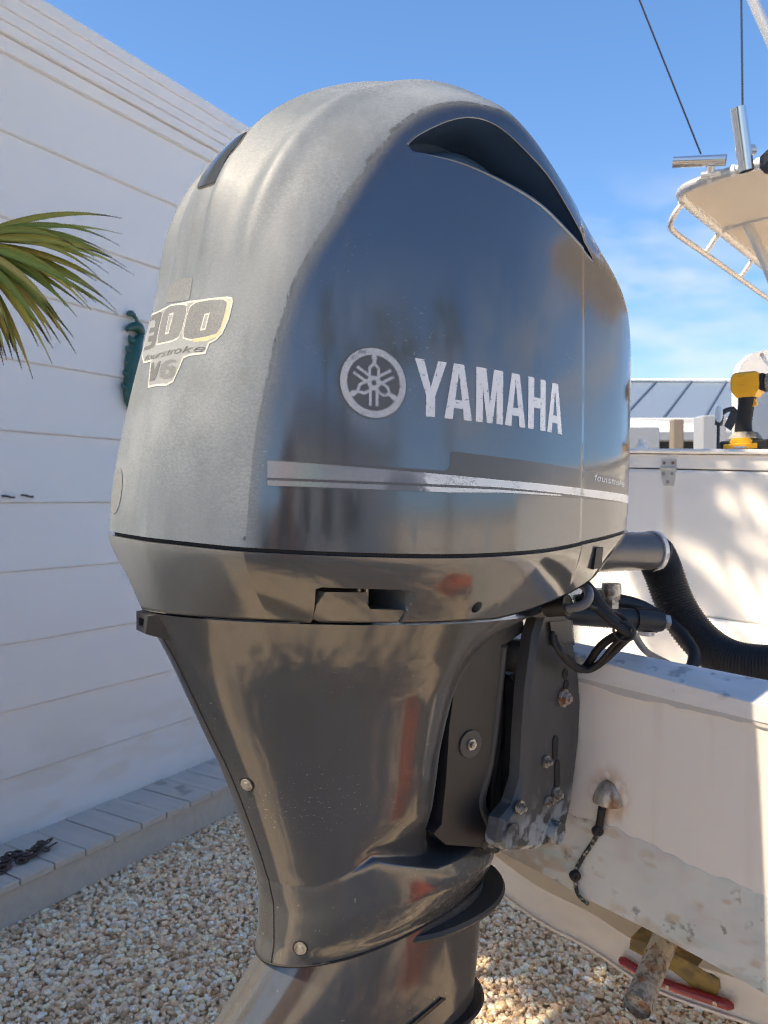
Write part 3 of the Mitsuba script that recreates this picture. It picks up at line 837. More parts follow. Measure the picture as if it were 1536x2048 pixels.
# back edge trim strip of the midsection
edge = np.array([r[np.argmin(r[:, 0])] for r in LR[2:-1]])
def rear_at(r, y):
    q = r[(r[:, 0] < .30) & (r[:, 1] < .001)]; q = q[np.argsort(-q[:, 1])]; return np.array([np.interp(-y, -q[:, 1], q[:, 0]), y, np.interp(-y, -q[:, 1], q[:, 2])])
edge = np.array([rear_at(r, -.013 - .012 * k / len(LR)) for k, r in enumerate(LR)][1:])
put(OM + '__seam_groove', tube(edge, .0011, 6, len(edge), smoothc=False), 'black_rubber', smooth=True, frame=motor)
put(OM + '__seam_groove', tube(np.vstack([LR[-1], LR[-1][:1]]) - [0, 0, .0008], .0019, 6, len(LR[-1]) + 1, smoothc=False), 'black_rubber', smooth=True, frame=motor)
LV = np.vstack(LR); LN = trimesh.Trimesh(leg.vertices, leg.faces, process=True)
for q in (np.array((0.152, -0.05, -0.3049)), np.array((0.2388, -0.056, -0.5369))):
    o_ = (CAM - MO) @ MR; d_2 = (q - o_) / np.linalg.norm(q - o_)
    w_ = LV - o_; t_2 = w_ @ d_2; off_ = np.linalg.norm(w_ - t_2[:, None] * d_2, axis=1); near = np.nonzero(off_ < .006)[0]; p_ = LV[near[np.argmin(t_2[near])]]
    k_ = np.argmin(np.linalg.norm(LN.vertices - p_, axis=1)); n_ = LN.vertex_normals[k_]
    if n_ @ (o_ - p_) < 0: n_ = -n_
    put(OM + '__screw_recess', cyl(p_ - n_ * .004, p_ + n_ * .0008, .0105, 24), 'grille_dark', smooth=30, frame=motor)
    put(OM + '__screw', trimesh.util.concatenate([cyl(p_, p_ + n_ * .0022, .0085, 20), cyl(p_ + n_ * .0023, p_ + n_ * .0034, .0045, 6)]), 'dull_steel', smooth=30, frame=motor)

# splash plates and lower unit
def plate_ring(x0, x1, w, z, n=60, tilt=0.0):
    a = np.linspace(0, 2 * np.pi, n, endpoint=False); xm, h = (x0 + x1) / 2, (x1 - x0) / 2
    x = xm + h * np.sign(np.cos(a)) * np.abs(np.cos(a)) ** (2 / 2.3); y = w * np.sign(np.sin(a)) * np.abs(np.sin(a)) ** (2 / 2.1)
    return np.stack([x, y, z + tilt * (x - xm)], 1)
def slab(x0, x1, w, z, t, tilt=0.0):
    a, b = plate_ring(x0, x1, w, z, tilt=tilt), plate_ring(x0, x1, w, z - t, tilt=tilt)
    m = plate_ring(x0 - .003, x1 + .003, w + .003, z - t / 2, tilt=tilt)
    return trimesh.util.concatenate([ringstrip([a, m, b]), capfan(a), capfan(b)])
put(OM + '__splash_plate', slab(.36, .618, .102, -.5420, .011, .11), 'dark_grey_plastic', smooth=30, frame=motor)
put(OM + '__splash_plate', slab(.40, .585, .086, -.706, .006, .11), 'black_plastic', smooth=30, frame=motor)
ZL = [-.5595, -.59, -.63, -.66, -.70, -.75, -.80, -.84, -.90, -1.0, -1.10]
XR = [.214, .190, .156, .132, .098, .07, .01, -.02, .30, .33, .40]
XF = [.580, .578, .576, .574, .572, .570, .570, .570, .57, .56, .55]
HW = [.084, .0845, .084, .083, .080, .078, .075, .07, .055, .055, .03]
def luring(z):
    f = lambda a: float(PchipInterpolator(ZL[::-1], a[::-1])(z)); r, fr, w = f(XR), f(XF), f(HW)
    a = np.linspace(0, 2 * np.pi, 200, endpoint=False); c, s = np.cos(a), np.sin(a); xm = .43
    q = np.where(c < 0, 2.0, 2.6)
    y = np.sign(s) * np.abs(s) ** (2 / q) * w
    x = xm + np.sign(c) * np.abs(c) ** (2 / q) * np.where(c < 0, xm - r, fr - xm)
    e = np.array([x, y, np.full(200, z)]).T
    e[:, 2] += np.clip((e[:, 0] - .22) / .4, -.15, 1) * .045 * np.clip((z + .75) / .19, 0, 1)
    return e
LU = [luring(z) for z in np.r_[np.linspace(-.5595, -.83, 40), np.linspace(-.85, -1.10, 14)]]
lg = luring(-.5595); put(OM + '__gasket', ringstrip([lg * [1, 1, 1] + [0, 0, .004], lg - [0, 0, .0015]]), 'black_rubber', smooth=True, frame=motor)
put(OM + '__lower_unit', trimesh.util.concatenate([ringstrip(LU), capfan(LU[0]), capfan(LU[-1])]), 'leg_paint', smooth=30, frame=motor)
put(OM + '__water_intake', hull([(.33, -.0835, -.70), (.46, -.0855, -.655), (.47, -.083, -.66), (.33, -.081, -.712), (.33, -.07, -.70), (.46, -.07, -.655)]), 'black_plastic', frame=motor)

# rigging tube at the front of the pan
fo = np.array([.80, -.045, -.012])
put(OM + '__rigging_tube', tube([fo + [-.03, 0, -.002], fo + [.07, -.01, 0], fo + [.135, -.02, .001]], [.036, .0345, .034], 28, 12), 'band_print', smooth=30, frame=motor)
put(OM + '__clamp_ring', tube([fo + [.128, -.019, .001], fo + [.137, -.0203, .001]], .0372, 28, 2), 'aluminium', smooth=30, frame=motor)

# swivel bracket, black, between the midsection and the clamps
SWO = [(0.5757, -0.1, -0.1064), (0.5153, -0.1, -0.1182), (0.4729, -0.1, -0.1395), (0.4515, -0.1, -0.177), (0.4418, -0.1, -0.2538), (0.4394, -0.1, -0.3311), (0.4344, -0.1, -0.3936), (0.4206, -0.1, -0.4034), (0.4432, -0.1, -0.4237), (0.5131, -0.1, -0.4426), (0.5263, -0.1, -0.4122), (0.5107, -0.1, -0.3798), (0.5177, -0.1, -0.3444), (0.5294, -0.1, -0.2872), (0.5377, -0.1, -0.1994), (0.5419, -0.1, -0.1478), (0.5823, -0.1, -0.1294)]
SWO = [(p[0], p[2]) for p in SWO]
put(OM + '__swivel_bracket', yprism(SWO, -.099, -.035), 'black_plastic', frame=motor)
rib = np.array([(p[0], -.094, p[1]) for p in SWO[9:16]])
put(OM + '__swivel_flange', tube(rib, .0085, 10, 40), 'dark_grey_plastic', smooth=True, frame=motor)
bq = np.array((0.4811, -0.105, -0.2863)); put(OM + '__pivot_bolt', bolt(bq + [0, .006, 0], (0, -1, 0), .0085, .006), 'dull_steel', frame=motor)
put(OM + '__pivot_boss', tube([bq + [0, .0085, 0], bq + [0, .003, 0]], .020, 24, 2), 'bracket_paint', smooth=30, frame=motor)
put(OM + '__swivel_tube', cyl((.545, -.01, -.50), (.545, -.01, -.12), .040, 24), 'black_plastic', smooth=30, frame=motor)
put(OM + '__trim_ram', cyl((.56, -.065, -.47), (.575, -.05, -.27), .016, 18), 'dark_grey_plastic', smooth=30, frame=motor)
put(OM + '__ram_rod', cyl((.572, -.058, -.30), (.585, -.045, -.20), .0085, 14), 'dull_steel', smooth=30, frame=motor)
put(OM + '__trim_hose', tube([(.553, -.070, -.20), (.560, -.078, -.28), (.552, -.075, -.36), (.566, -.066, -.43)], .006, 8, 30), 'black_rubber', smooth=True, frame=motor)
put(OM + '__ram_collar', tube([(.5605, -.0645, -.46), (.561, -.0635, -.435)], .0195, 18, 2), 'rusty_bolt', smooth=30, frame=motor)
rb = np.array((0.5573, -0.07, -0.4371)); put(OM + '__ram_end', tube([rb + [0, 0, .012], rb + [0, 0, -.012]], .020, 6, 2), 'yellow_rubber', frame=motor)

# ------------------------------------------------------------------ print on the cowl
def flat(poly, size=.010):
    out = []
    for g_ in getattr(poly, 'geoms', [poly]):
        if g_.area < 1e-9: continue
        v, f = trimesh.creation.triangulate_polygon(g_, engine='earcut'); v, f = trimesh.remesh.subdivide_to_size(np.c_[v, np.zeros(len(v))], f, size)
        out.append(trimesh.Trimesh(v[:, :2] if v.shape[1] == 2 else v, f, process=False))
    return trimesh.util.concatenate(out)


def decal(key, poly, bs, off=.0006, label=None):
    m = flat(poly); q = on_panel(m.vertices[:, :2], off)
    return put(OM + '__' + key, trimesh.Trimesh(q, m.faces, process=False), bs, smooth=True, frame=motor, label=label)


z0, z1 = .1530, .2172
def glyph(kind, x0, x1, w):
    X = lambda a: x0 + a * (x1 - x0); Y = lambda b: z0 + b * (z1 - z0); W_ = w / (x1 - x0); m = .5
    if kind == 'Y':
        h = .5 * W_; p = [(0, 1), (W_ * .98, 1), (m, .52), (1 - W_ * .98, 1), (1, 1), (m + h, .37), (m + h, 0), (m - h, 0), (m - h, .37)]
    elif kind == 'A':
        a = Polygon([(X(.0), Y(0)), (X(.31), Y(1)), (X(.69), Y(1)), (X(1), Y(0)), (X(1 - W_ * .95), Y(0)), (X(.665), Y(.20)), (X(.335), Y(.20)), (X(W_ * .95), Y(0))])
        return a.difference(Polygon([(X(.375), Y(.35)), (X(.625), Y(.35)), (X(.5), Y(.84))]))
    elif kind == 'M': p = [(0, 0), (0, 1), (W_ * 1.25, 1), (m, .36), (1 - W_ * 1.25, 1), (1, 1), (1, 0), (1 - W_ * .86, 0), (1 - W_ * .86, .62), (m + .10, 0), (m - .10, 0), (W_ * .86, .62), (W_ * .86, 0)]
    else: p = [(0, 0), (0, 1), (W_, 1), (W_, .62), (1 - W_, .62), (1 - W_, 1), (1, 1), (1, 0), (1 - W_, 0), (1 - W_, .42), (W_, .42), (W_, 0)]
    return Polygon([(X(a), Y(b)) for a, b in p])


for kd, a, b in (('Y', .2527, .2938), ('A', .2914, .3290), ('M', .3345, .3757), ('A', .3790, .4150), ('H', .4200, .4568), ('A', .4610, .4988)):
    decal('letter', glyph(kd, a, b, .0118), 'white_print')

ec = np.array((0.204, 0.184)); ER = .0382
def rot(p, a): return affinity.rotate(p, a, origin=(0, 0))
def line(p, w): return LineString(p).buffer(w, cap_style=2, join_style=2)
fork = unary_union([Polygon([(0, 1.0), (.085, .72), (.045, .56), (.045, .50), (-.045, .50), (-.045, .56), (-.085, .72)]),
                    line([(-.02, .54), (-.135, .42), (-.135, .12), (-.10, .0), (-.10, -.66)], .042), line([(.02, .54), (.135, .42), (.135, .12), (.10, .0), (.10, -.66)], .042)])
emb = unary_union([Point(0, 0).buffer(1, 48).difference(Point(0, 0).buffer(.80, 48))] + [rot(fork, a) for a in (0, 120, 240)] + [Point(0, 0).buffer(.2, 24)]).difference(Point(0, 0).buffer(.075, 16))
decal('emblem_field', affinity.translate(affinity.scale(Point(0, 0).buffer(1.04, 48), ER, ER, origin=(0, 0)), *ec), 'band_print', .0004)
decal('emblem', affinity.translate(affinity.scale(emb, ER, ER, origin=(0, 0)), *ec), 'halftone_print', .0008, label='round silver emblem of three crossed tuning forks')

top_l = [(.0958, .0936), (.2925, .0932), (.2975, .0950), (.3005, .1000), (.3012, .1145), (.3040, .1160), (.3726, .1138), (.6006, .1098), (.785, .1040)]
bot_l = [(.785, .0700), (.60, .0712), (.3737, .0715), (.3012, .0684), (.0965, .0664)]
decal('stripe_ground', Polygon(top_l + bot_l), 'band_print', .0004)
decal('stripe', Polygon([(.0962, .0930), (.2682, .0893), (.3733, .0868), (.6006, .0852), (.785, .0830), (.785, .0700), (.60, .0745), (.3735, .0780), (.2682, .0770), (.0968, .0748)]), 'stripe_print', .0008, label='silver speckled stripe along the side panel')
decal('stripe', Polygon([(.0968, .0722), (.3012, .0744), (.3737, .0752), (.50, .0742), (.50, .0728), (.3737, .0719), (.3012, .0688), (.0970, .0667)]), 'stripe_print', .0008)


def text_poly(s, h, shear=.25, stretch=1.0):
    m = meshkit.text_mesh(s, h, .001); f = m.faces[m.face_normals[:, 2] > .9]
    v = m.vertices[:, :2].copy(); v[:, 0] = v[:, 0] * stretch + v[:, 1] * shear
    return v, f


v, f = text_poly('fourstroke', .0085, .3, 2.15)
q = on_panel(np.stack([.600 + v[:, 0], .0990 + v[:, 1] - .03 * v[:, 0]], 1), .0010)
put(OM + '__lettering', trimesh.Trimesh(q, f, process=False), 'white_print', frame=motor)

# print on the rear face, laid out in (port, up) and dropped onto the hood
sel = (U < 9.2)
RI = LinearNDInterpolator(np.c_[HG[sel][:, 1], HG[sel][:, 2]], np.c_[HG[sel][:, 0]])


def rear(key, poly, bs, off, label=None, vf=None):
    if vf is None: m = flat(poly, .006); v, f = m.vertices[:, :2], m.faces
    else: v, f = vf
    x = RI(v)[:, 0]; q = np.stack([x - off, v[:, 0], v[:, 1]], 1)
    okk = np.isfinite(x[f]).all(1)
    return put(OM + '__' + key, trimesh.Trimesh(np.nan_to_num(q), f[okk], process=False), bs, smooth=True, frame=motor, label=label)


_bp = Polygon([(0.0695, 0.232), (0.0499, 0.2188), (0.0179, 0.2168), (0.0008, 0.1817), (-0.034, 0.1803), (-0.0657, 0.177), (-0.0809, 0.1797), (-0.0862, 0.1922), (-0.0904, 0.2064), (-0.1004, 0.208), (-0.1242, 0.208), (-0.1265, 0.2196), (-0.1344, 0.2227), (-0.1405, 0.2298), (-0.1444, 0.2462), (-0.1438, 0.2657), (-0.1416, 0.2705), (-0.1355, 0.2721), (-0.0908, 0.2745), (-0.0069, 0.2854), (0.0426, 0.2882), (0.0892, 0.29)])
rear('badge_outline', _bp.difference(_bp.buffer(-.0026)), 'badge_white', .0007, 'white outline of the power rating badge')
rear('badge_plate', _bp.buffer(-.0026), 'badge_ground', .0006)
rear('digit', Polygon([(0.0776, 0.2865), (0.044, 0.286), (0.0295, 0.2819), (0.0252, 0.2725), (0.0242, 0.2596), (0.0199, 0.2482), (0.0209, 0.2359), (0.0418, 0.2362), (0.0672, 0.2382), (0.0668, 0.2431), (0.0407, 0.2419), (0.0372, 0.2458), (0.058, 0.2482), (0.0592, 0.2564), (0.0388, 0.2542), (0.0405, 0.2594), (0.0643, 0.2607), (0.0656, 0.268), (0.0462, 0.2664), (0.0483, 0.2729), (0.0577, 0.2778), (0.0811, 0.2802)]), 'badge_dark', .0010)
h0 = Polygon([(0.0236, 0.2741), (0.0196, 0.284), (0.0005, 0.2845), (-0.04, 0.2784), (-0.0617, 0.2727), (-0.0674, 0.2643), (-0.0693, 0.2425), (-0.0637, 0.2345), (-0.0446, 0.234), (0.0101, 0.2385), (0.0148, 0.2474)]).difference(Polygon([(-0.0048, 0.2735), (-0.0217, 0.2722), (-0.0243, 0.2454), (-0.0108, 0.2463)]))
rear('digit_outline', h0.buffer(.0022).difference(h0), 'badge_white', .0009)
rear('digit', h0, 'badge_silver', .0010)
h1 = Polygon([(-0.0738, 0.2578), (-0.075, 0.2683), (-0.0863, 0.2717), (-0.1111, 0.2713), (-0.1304, 0.2693), (-0.1366, 0.2656), (-0.1376, 0.2544), (-0.1366, 0.2376), (-0.1329, 0.2304), (-0.1203, 0.2282), (-0.0968, 0.2277), (-0.0799, 0.232), (-0.0754, 0.2398)]); h2 = Polygon([(-0.1076, 0.2554), (-0.1161, 0.256), (-0.1161, 0.2363), (-0.1075, 0.2362)])
rear('digit_outline', Polygon([(-0.1318, 0.2713), (-0.1414, 0.2659), (-0.1426, 0.2514), (-0.1406, 0.2365), (-0.1357, 0.2268), (-0.1219, 0.2229), (-0.1023, 0.2237), (-0.097, 0.2275), (-0.1204, 0.228), (-0.1329, 0.2302), (-0.1366, 0.2375), (-0.1377, 0.2543), (-0.1368, 0.2654)]), 'badge_gold', .0009)
rear('digit_outline', h1.difference(h2).buffer(.0018).difference(h1.difference(h2)), 'badge_white', .00085)
rear('digit', h1.difference(h2), 'badge_silver', .0011)
b0_, b1_, hh = np.array((0.0516, 0.2218)), np.array((-0.1238, 0.211)), np.array((0.0526, 0.229))
v, f = text_poly('fourstroke', 1.0, .25, 1.0); L_ = v[:, 0].max()
rear('lettering', None, 'badge_dark', .0012, vf=(b0_ + v[:, :1] / L_ * (b1_ - b0_) + v[:, 1:] * (hh - b0_), f))
rear('letter', Polygon([(0.0116, 0.2145), (0.0001, 0.2133), (-0.0088, 0.2019), (-0.0151, 0.2122), (-0.0249, 0.2117), (-0.0245, 0.1958), (-0.0202, 0.1886), (-0.0012, 0.1894)]), 'badge_dark', .0010)
rear('digit', Polygon([(-0.0298, 0.1988), (-0.0303, 0.207), (-0.0429, 0.2097), (-0.0631, 0.2088), (-0.0754, 0.2059), (-0.0787, 0.2025), (-0.0662, 0.2044), (-0.0541, 0.2043), (-0.0524, 0.2014), (-0.0708, 0.2003), (-0.0795, 0.1972), (-0.0815, 0.1892), (-0.0768, 0.1853), (-0.0547, 0.186), (-0.0343, 0.1906)]).difference(Polygon([(-0.0515, 0.1975), (-0.0622, 0.1966), (-0.0632, 0.1916), (-0.0522, 0.1923)])), 'badge_silver', .0010)
rear('faded_badge', Polygon([(0.0222, 0.315), (0.0008, 0.3168), (-0.0297, 0.3133), (-0.0521, 0.3096), (-0.0573, 0.3045), (-0.0642, 0.2794), (-0.0048, 0.2885), (0.0218, 0.2931), (0.0257, 0.3076)]), 'sticker_faded', .0005, 'faded silver shield sticker above the rating badge')
rc = np.array((0.0519, 0.0567)); rear('rear_emblem', Point(rc[0] + .004, rc[1]).buffer(.029, 24), 'sticker_faded', .0008, 'small round emblem low on the back of the cowling')
ov = lambda k: affinity.translate(affinity.scale(Point(0, 0).buffer(1, 32), .046 * k, .040 * k, origin=(0, 0)), -.030, .470)
rear('rear_cover', ov(1.06), 'black_rubber', .0004)
rear('rear_window', ov(.97), 'glossy_badge', .0012, 'dark oval plug near the top of the rear hood')

# ------------------------------------------------------------------ the boat
BO = 'boat'
mat('sealant_grey', base_color=(.50, .485, .46), roughness=.8)
tag(BO, 'white centre console boat with stained transom and canvas top carrying the outboard', 'boat')


def slant(m, k=-.05, s0=-.7):
    v = m.vertices.copy(); v[:, 2] += k * (v[:, 1] - s0); return trimesh.Trimesh(v, m.faces, process=False)


def bb(c0, c1, s0, s1, z0, z1, ch=.004, k=-.05):
    return slant(cbox(c1 - c0, s1 - s0, z1 - z0, ch, ((c0 + c1) / 2, (s0 + s1) / 2, (z0 + z1) / 2)), k)


def sz_prism(pts, c0, c1):
    m = extr(Polygon(pts), c1 - c0); v = m.vertices; return trimesh.Trimesh(np.stack([c0 + v[:, 2], v[:, 0], v[:, 1]], 1), m.faces, process=False)


HB = [(-1.06, .93), (-.90, .905), (-.752, .888), (-.628, .870), (-.556, .856), (-.458, .844), (-.369, .829), (-.291, .815), (.02, .765), (.45, .72), (.80, .80), (1.15, .90)]
put(BO + '__transom', sz_prism(HB + [(1.15, 1.08), (.45, 1.13), (-.294, 1.190), (-.575, 1.2115), (-1.06, 1.248)], 1.147, 1.190), 'transom_gelcoat', frame=boat)
PL = [(-1.06, 1.02), (-.75, 1.005), (-.601, .986), (-.55, .985), (-.498, .982), (-.46, .974), (-.42, .967), (-.349, .956), (-.292, .951), (.02, .92), (.45, .88), (.80, .93), (1.15, 1.0)]
pl = curve(PL, 160); rj = np.array([meshkit.noise(np.array([q[0] * 55, q[1] * 9, .5])) + .6 * meshkit.noise(np.array([q[0] * 140, 2, .5])) for q in pl]); pl[:, 1] += (rj - .8) * .012
put(BO + '__bottom_paint', sz_prism([(a, b - .0015) for a, b in HB] + [tuple(q) for q in pl[::-1]], 1.1463, 1.1475), 'bottom_paint', frame=boat, label='stained and peeling pale green bottom paint along the lower transom')
hs = sz_prism(HB + [(1.15, 1.3), (1.10, 1.3), (1.09, .92), (.45, .76), (-.7, .92), (-1.0, .96), (-1.01, 1.3), (-1.06, 1.3)], 1.19, 5.5)
put(BO + '__hull', hs, 'bottom_paint', frame=boat)
# aluminium angle along the top of the transom
E_ = [(-1.0, 1.2445, 1.298, 1.279), (-.62, 1.2165, 1.2535, 1.259), (-.294, 1.1925, 1.216, 1.240), (.0, 1.170, 1.186, 1.226), (.3, 1.147, 1.158, 1.21)]
V, Fc = [], []
for s_, zl, zt, zf in E_: V += [(1.1415, s_, zl), (1.1415, s_, zt - .0012), (1.1427, s_, zt), (1.195, s_, zf), (1.195, s_, zf - .006), (1.1465, s_, zl)]
for i in range(len(E_) - 1):
    for j in range(6): k = (j + 1) % 6; Fc += [[i * 6 + j, i * 6 + k, (i + 1) * 6 + k], [i * 6 + j, (i + 1) * 6 + k, (i + 1) * 6 + j]]
put(BO + '__transom_cap', trimesh.Trimesh(V, Fc, process=False), 'aluminium', frame=boat, label='scuffed aluminium angle along the top edge of the transom')
for s_ in (-.415, -.18): put(BO + '__cap_screw', cyl((1.160, s_, 1.2275 + (s_ + .415) * -.085), (1.159, s_, 1.232 + (s_ + .415) * -.085), .005, 12), 'dull_steel', frame=boat)
sl = np.linspace(-.60, .02, 120); zl = np.interp(sl, [e[0] for e in E_], [e[1] for e in E_])
lo = zl - .004 - .011 * np.array([meshkit.noise(np.array([q * 60, 1., .5])) for q in sl]) * np.array([meshkit.noise(np.array([q * 11, 3., .5])) for q in sl]) * 1.6
put(BO + '__sealant', sz_prism(list(zip(sl, lo)) + list(zip(sl[::-1], zl[::-1] + .002)), 1.1432, 1.1458), 'sealant_grey', frame=boat)
# motor well and aft deck behind the transom
put(BO + '__well_floor', bb(1.191, 1.92, -1.0, 1.05, .96, 1.00), 'white_gelcoat', frame=boat)
dk = extr(Polygon([(1.86, 1.0), (1.86, 1.185), (1.866, 1.203), (1.880, 1.212), (2.9, 1.212), (2.9, 1.0)]), 2.05); v = dk.vertices
put(BO + '__aft_deck', slant(trimesh.Trimesh(np.stack([v[:, 0], v[:, 2] - 1.0, v[:, 1]], 1), dk.faces[:, ::-1], process=False), -.04), 'white_gelcoat', smooth=25, frame=boat)
put(BO + '__deck_box', bb(1.955, 2.60, -1.02, 1.0, 1.214, 1.5755, .006), 'white_gelcoat', frame=boat, label='white storage box across the aft deck with a rust run under its hinge')
put(BO + '__box_lid', bb(1.957, 2.60, -1.02, 1.0, 1.5785, 1.6145, .003), 'white_gelcoat', frame=boat)
put(BO + '__lid_lip', bb(1.943, 2.61, -1.03, 1.01, 1.6165, 1.6285, .004), 'white_gelcoat', frame=boat)
hc, hz = -.7395, 1.5785
HP = [(-.0195, .026), (.0195, .026), (.0200, .001), (-.0200, .001)]
def hplate(p, c0): 
    return slant(sz_prism([(hc + a, hz + b) for a, b in p], c0, c0 + .0035))
put(BO + '__hinge', hplate([(-.0170, .024), (.0165, .024), (.0195, .020), (.0195, .002), (-.0195, .002), (-.0195, .020)], 1.9525), 'steel', frame=boat)
put(BO + '__hinge', hplate([(-.0195, -.002), (.0195, -.002), (.0180, -.026), (.0130, -.044), (-.0120, -.044), (-.0175, -.026)], 1.9515), 'steel', frame=boat)
put(BO + '__hinge_pin', slant(cyl((1.9505, hc - .021, hz), (1.9505, hc + .021, hz), .0038, 12)), 'steel', smooth=30, frame=boat)
for a, b in ((-.011, .0145), (.011, .0145), (-.012, -.0135), (.010, -.0135), (-.001, -.034)):
    put(BO + '__hinge_screw', slant(cyl((1.9500, hc + a, hz + b), (1.9535, hc + a, hz + b), .0042, 12)), 'rusty_bolt', frame=boat)
mat('clam_metal', base_color=mikit.proc(lambda p, n, uv: mikit.mix((.50, .46, .40), (.24, .13, .07), ss(.35, .75, mikit.fbm(p.x * 90, p.y * 90, p.z * 40, 4)))), metallic=.5, roughness=.4)
# clamshell cover with a hose end below
sp = trimesh.creation.uv_sphere(1.0, count=[24, 32]); v = sp.vertices * np.array([.017, .0245, .036]); v[:, 0] = -np.abs(v[:, 0]); v[:, 2] = np.where(v[:, 2] < 0, v[:, 2] * .18, v[:, 2])
v[:, 1] *= np.where(v[:, 2] > 0, 1 - .25 * v[:, 2] / .036, 1)
put(BO + '__clamshell', trimesh.Trimesh(v + np.array([1.1462, -.5275, 1.0215]), sp.faces, process=False), 'clam_metal', smooth=40, frame=boat, label='rust streaked clamshell cover on the transom')
tag('drain_rope', 'frayed dark knotted line hanging from the clamshell cover down the transom', 'rope')
RP = [(1.136, -.531, 1.018), (1.137, -.534, 1.000), (1.137, -.537, .984), (1.136, -.540, .972), (1.1385, -.548, .955), (1.1385, -.560, .935), (1.1385, -.571, .915), (1.138, -.578, .898), (1.139, -.579, .880), (1.140, -.575, .862), (1.142, -.566, .853), (1.143, -.558, .850)]
rp = curve(RP, 60); put('drain_rope__line', tube(rp, [.0048, .0048, .0046, .0040, .0036, .0036, .0036, .0036, .0036, .0034, .003, .003], 8, 60, smoothc=False), 'rope_cover', smooth=True, frame=boat)
for q in ((1.134, -.5385, .977), (1.135, -.5775, .893)):
    q = np.array(q); put('drain_rope__knot', [trimesh.Trimesh(trimesh.creation.torus(.0060, .0038, 14, 8).vertices @ trimesh.transformations.euler_matrix(a, b, 0)[:3, :3].T + q, trimesh.creation.torus(.0060, .0038, 14, 8).faces, process=False) for a, b in ((1.2, .3), (.4, 1.3))], 'black_rubber', smooth=True, frame=boat)
put('drain_rope__sleeve', tube([(1.1355, -.5315, 1.016), (1.1365, -.5345, 1.000), (1.1365, -.5370, .983)], .0062, 12, 10), 'black_rubber', smooth=True, frame=boat)

# transom clamp bracket of the outboard, bolted to the boat
K = 'clamp_bracket'
tag(K, 'dark corroded cast clamp bracket bolted against the transom under the outboard', 'bracket')
CL = [(1.039, 1.353), (1.11, 1.317), (1.141, 1.234), (1.152, 1.175), (1.146, 1.111), (1.122, 1.02), (1.096, 0.9686), (1.025, 0.9733), (0.9265, 1.004), (0.9069, 1.021), (0.9171, 1.053), (0.9489, 1.064), (0.9708, 1.094), (0.976, 1.159), (0.9841, 1.223), (1.004, 1.3)]


def cz_prism(pts, s0, s1, ch=0):
    """outline in (forward, z), from s0 to s1, with a chamfer on the s1 face"""
    P0 = Polygon(pts); r0 = np.array(P0.exterior.coords)[:-1]
    if Polygon(r0).exterior.is_ccw is False: r0 = r0[::-1]
    if not ch:
        m = extr(P0, s1 - s0); v = m.vertices; return trimesh.Trimesh(np.stack([v[:, 0], v[:, 2] + s0, v[:, 1]], 1), m.faces[:, ::-1], process=False)
    n = len(r0); out = []
    for i in range(n):
        e0 = r0[i] - r0[i - 1]; e1 = r0[(i + 1) % n] - r0[i]; e0 /= np.linalg.norm(e0); e1 /= np.linalg.norm(e1)
        nn = np.array([-(e0 + e1)[1], (e0 + e1)[0]]); nn /= np.linalg.norm(nn); out.append(r0[i] + nn * ch)
    out = np.array(out)
    f = trimesh.creation.triangulate_polygon(Polygon(out), engine='earcut')
    a, b, c = (np.c_[r0[:, 0], np.full(n, s0), r0[:, 1]], np.c_[r0[:, 0], np.full(n, s1 - ch * math.copysign(1, s1 - s0)), r0[:, 1]], np.c_[out[:, 0], np.full(n, s1), out[:, 1]])
    cap = trimesh.Trimesh(np.c_[f[0][:, 0], np.full(len(f[0]), s1), f[0][:, 1]], f[1], process=False)
    return trimesh.util.concatenate([ringstrip([a, b, c]), cap])


def smooth_poly(pts, r=.006): 
    p = Polygon(pts).buffer(-r).buffer(2 * r).buffer(-r); return np.array(p.simplify(.0006).exterior.coords)[:-1]


put(K + '__side_plate', cz_prism(smooth_poly(CL), -.600, -.575, .008), 'bracket_paint', smooth=35, frame=boat)
put(K + '__side_plate', cz_prism(smooth_poly(CL), -.87, -.83, .006), 'bracket_paint', smooth=35, frame=boat)
put(K + '__cross_block', cbox(.12, .205, .20, .01, (1.07, -.724, 1.13)), 'grille_dark', frame=boat)
put(K + '__tilt_tube', cyl((1.02, -.88, 1.262), (1.02, -.60, 1.262), .026, 24), 'bracket_paint', smooth=30, frame=boat)
for px_, r_, m_ in (((1.085, -0.572, 1.192), .0095, 'rusty_bolt'), ((1.031, -0.572, 1.106), .0062, 'dull_steel'), ((1.061, -0.572, 1.048), .0075, 'dull_steel'), ((1.036, -0.572, 1.044), .0052, 'dull_steel'), ((0.9549, -0.572, 1.06), .0066, 'dull_steel')):
    put(K + '__bolt', bolt(px_, (0, 1, 0), r_, r_ * .95), m_, frame=boat)
for px_, l in (((1.093, -0.5745, 1.228), 0), ((1.096, -0.5745, 1.21), 0), ((1.062, -0.5745, 1.119), .011), ((1.068, -0.5745, 1.077), .014)):
    c_, s_, z_ = px_; q = np.array(LineString([(c_, z_ - l), (c_, z_ + l + 1e-5)]).buffer(.0080, 12).exterior.coords)[:-1]
    put(K + '__bolt_hole', cz_prism(q, s_, s_ + .0012), 'grille_dark', frame=boat)
c_ = np.array((1.054, -0.575, 0.9926)); put(K + '__anode', cyl(c_ + [0, -.01, 0], c_ + [0, .014, 0], .017, 20), 'bracket_paint', smooth=30, frame=boat)
c_ = np.array((0.933, -0.575, 1.025)); put(K + '__anode', cyl(c_ + [0, -.03, 0], c_ + [0, .004, 0], .018, 16), 'bracket_paint', smooth=30, frame=boat)
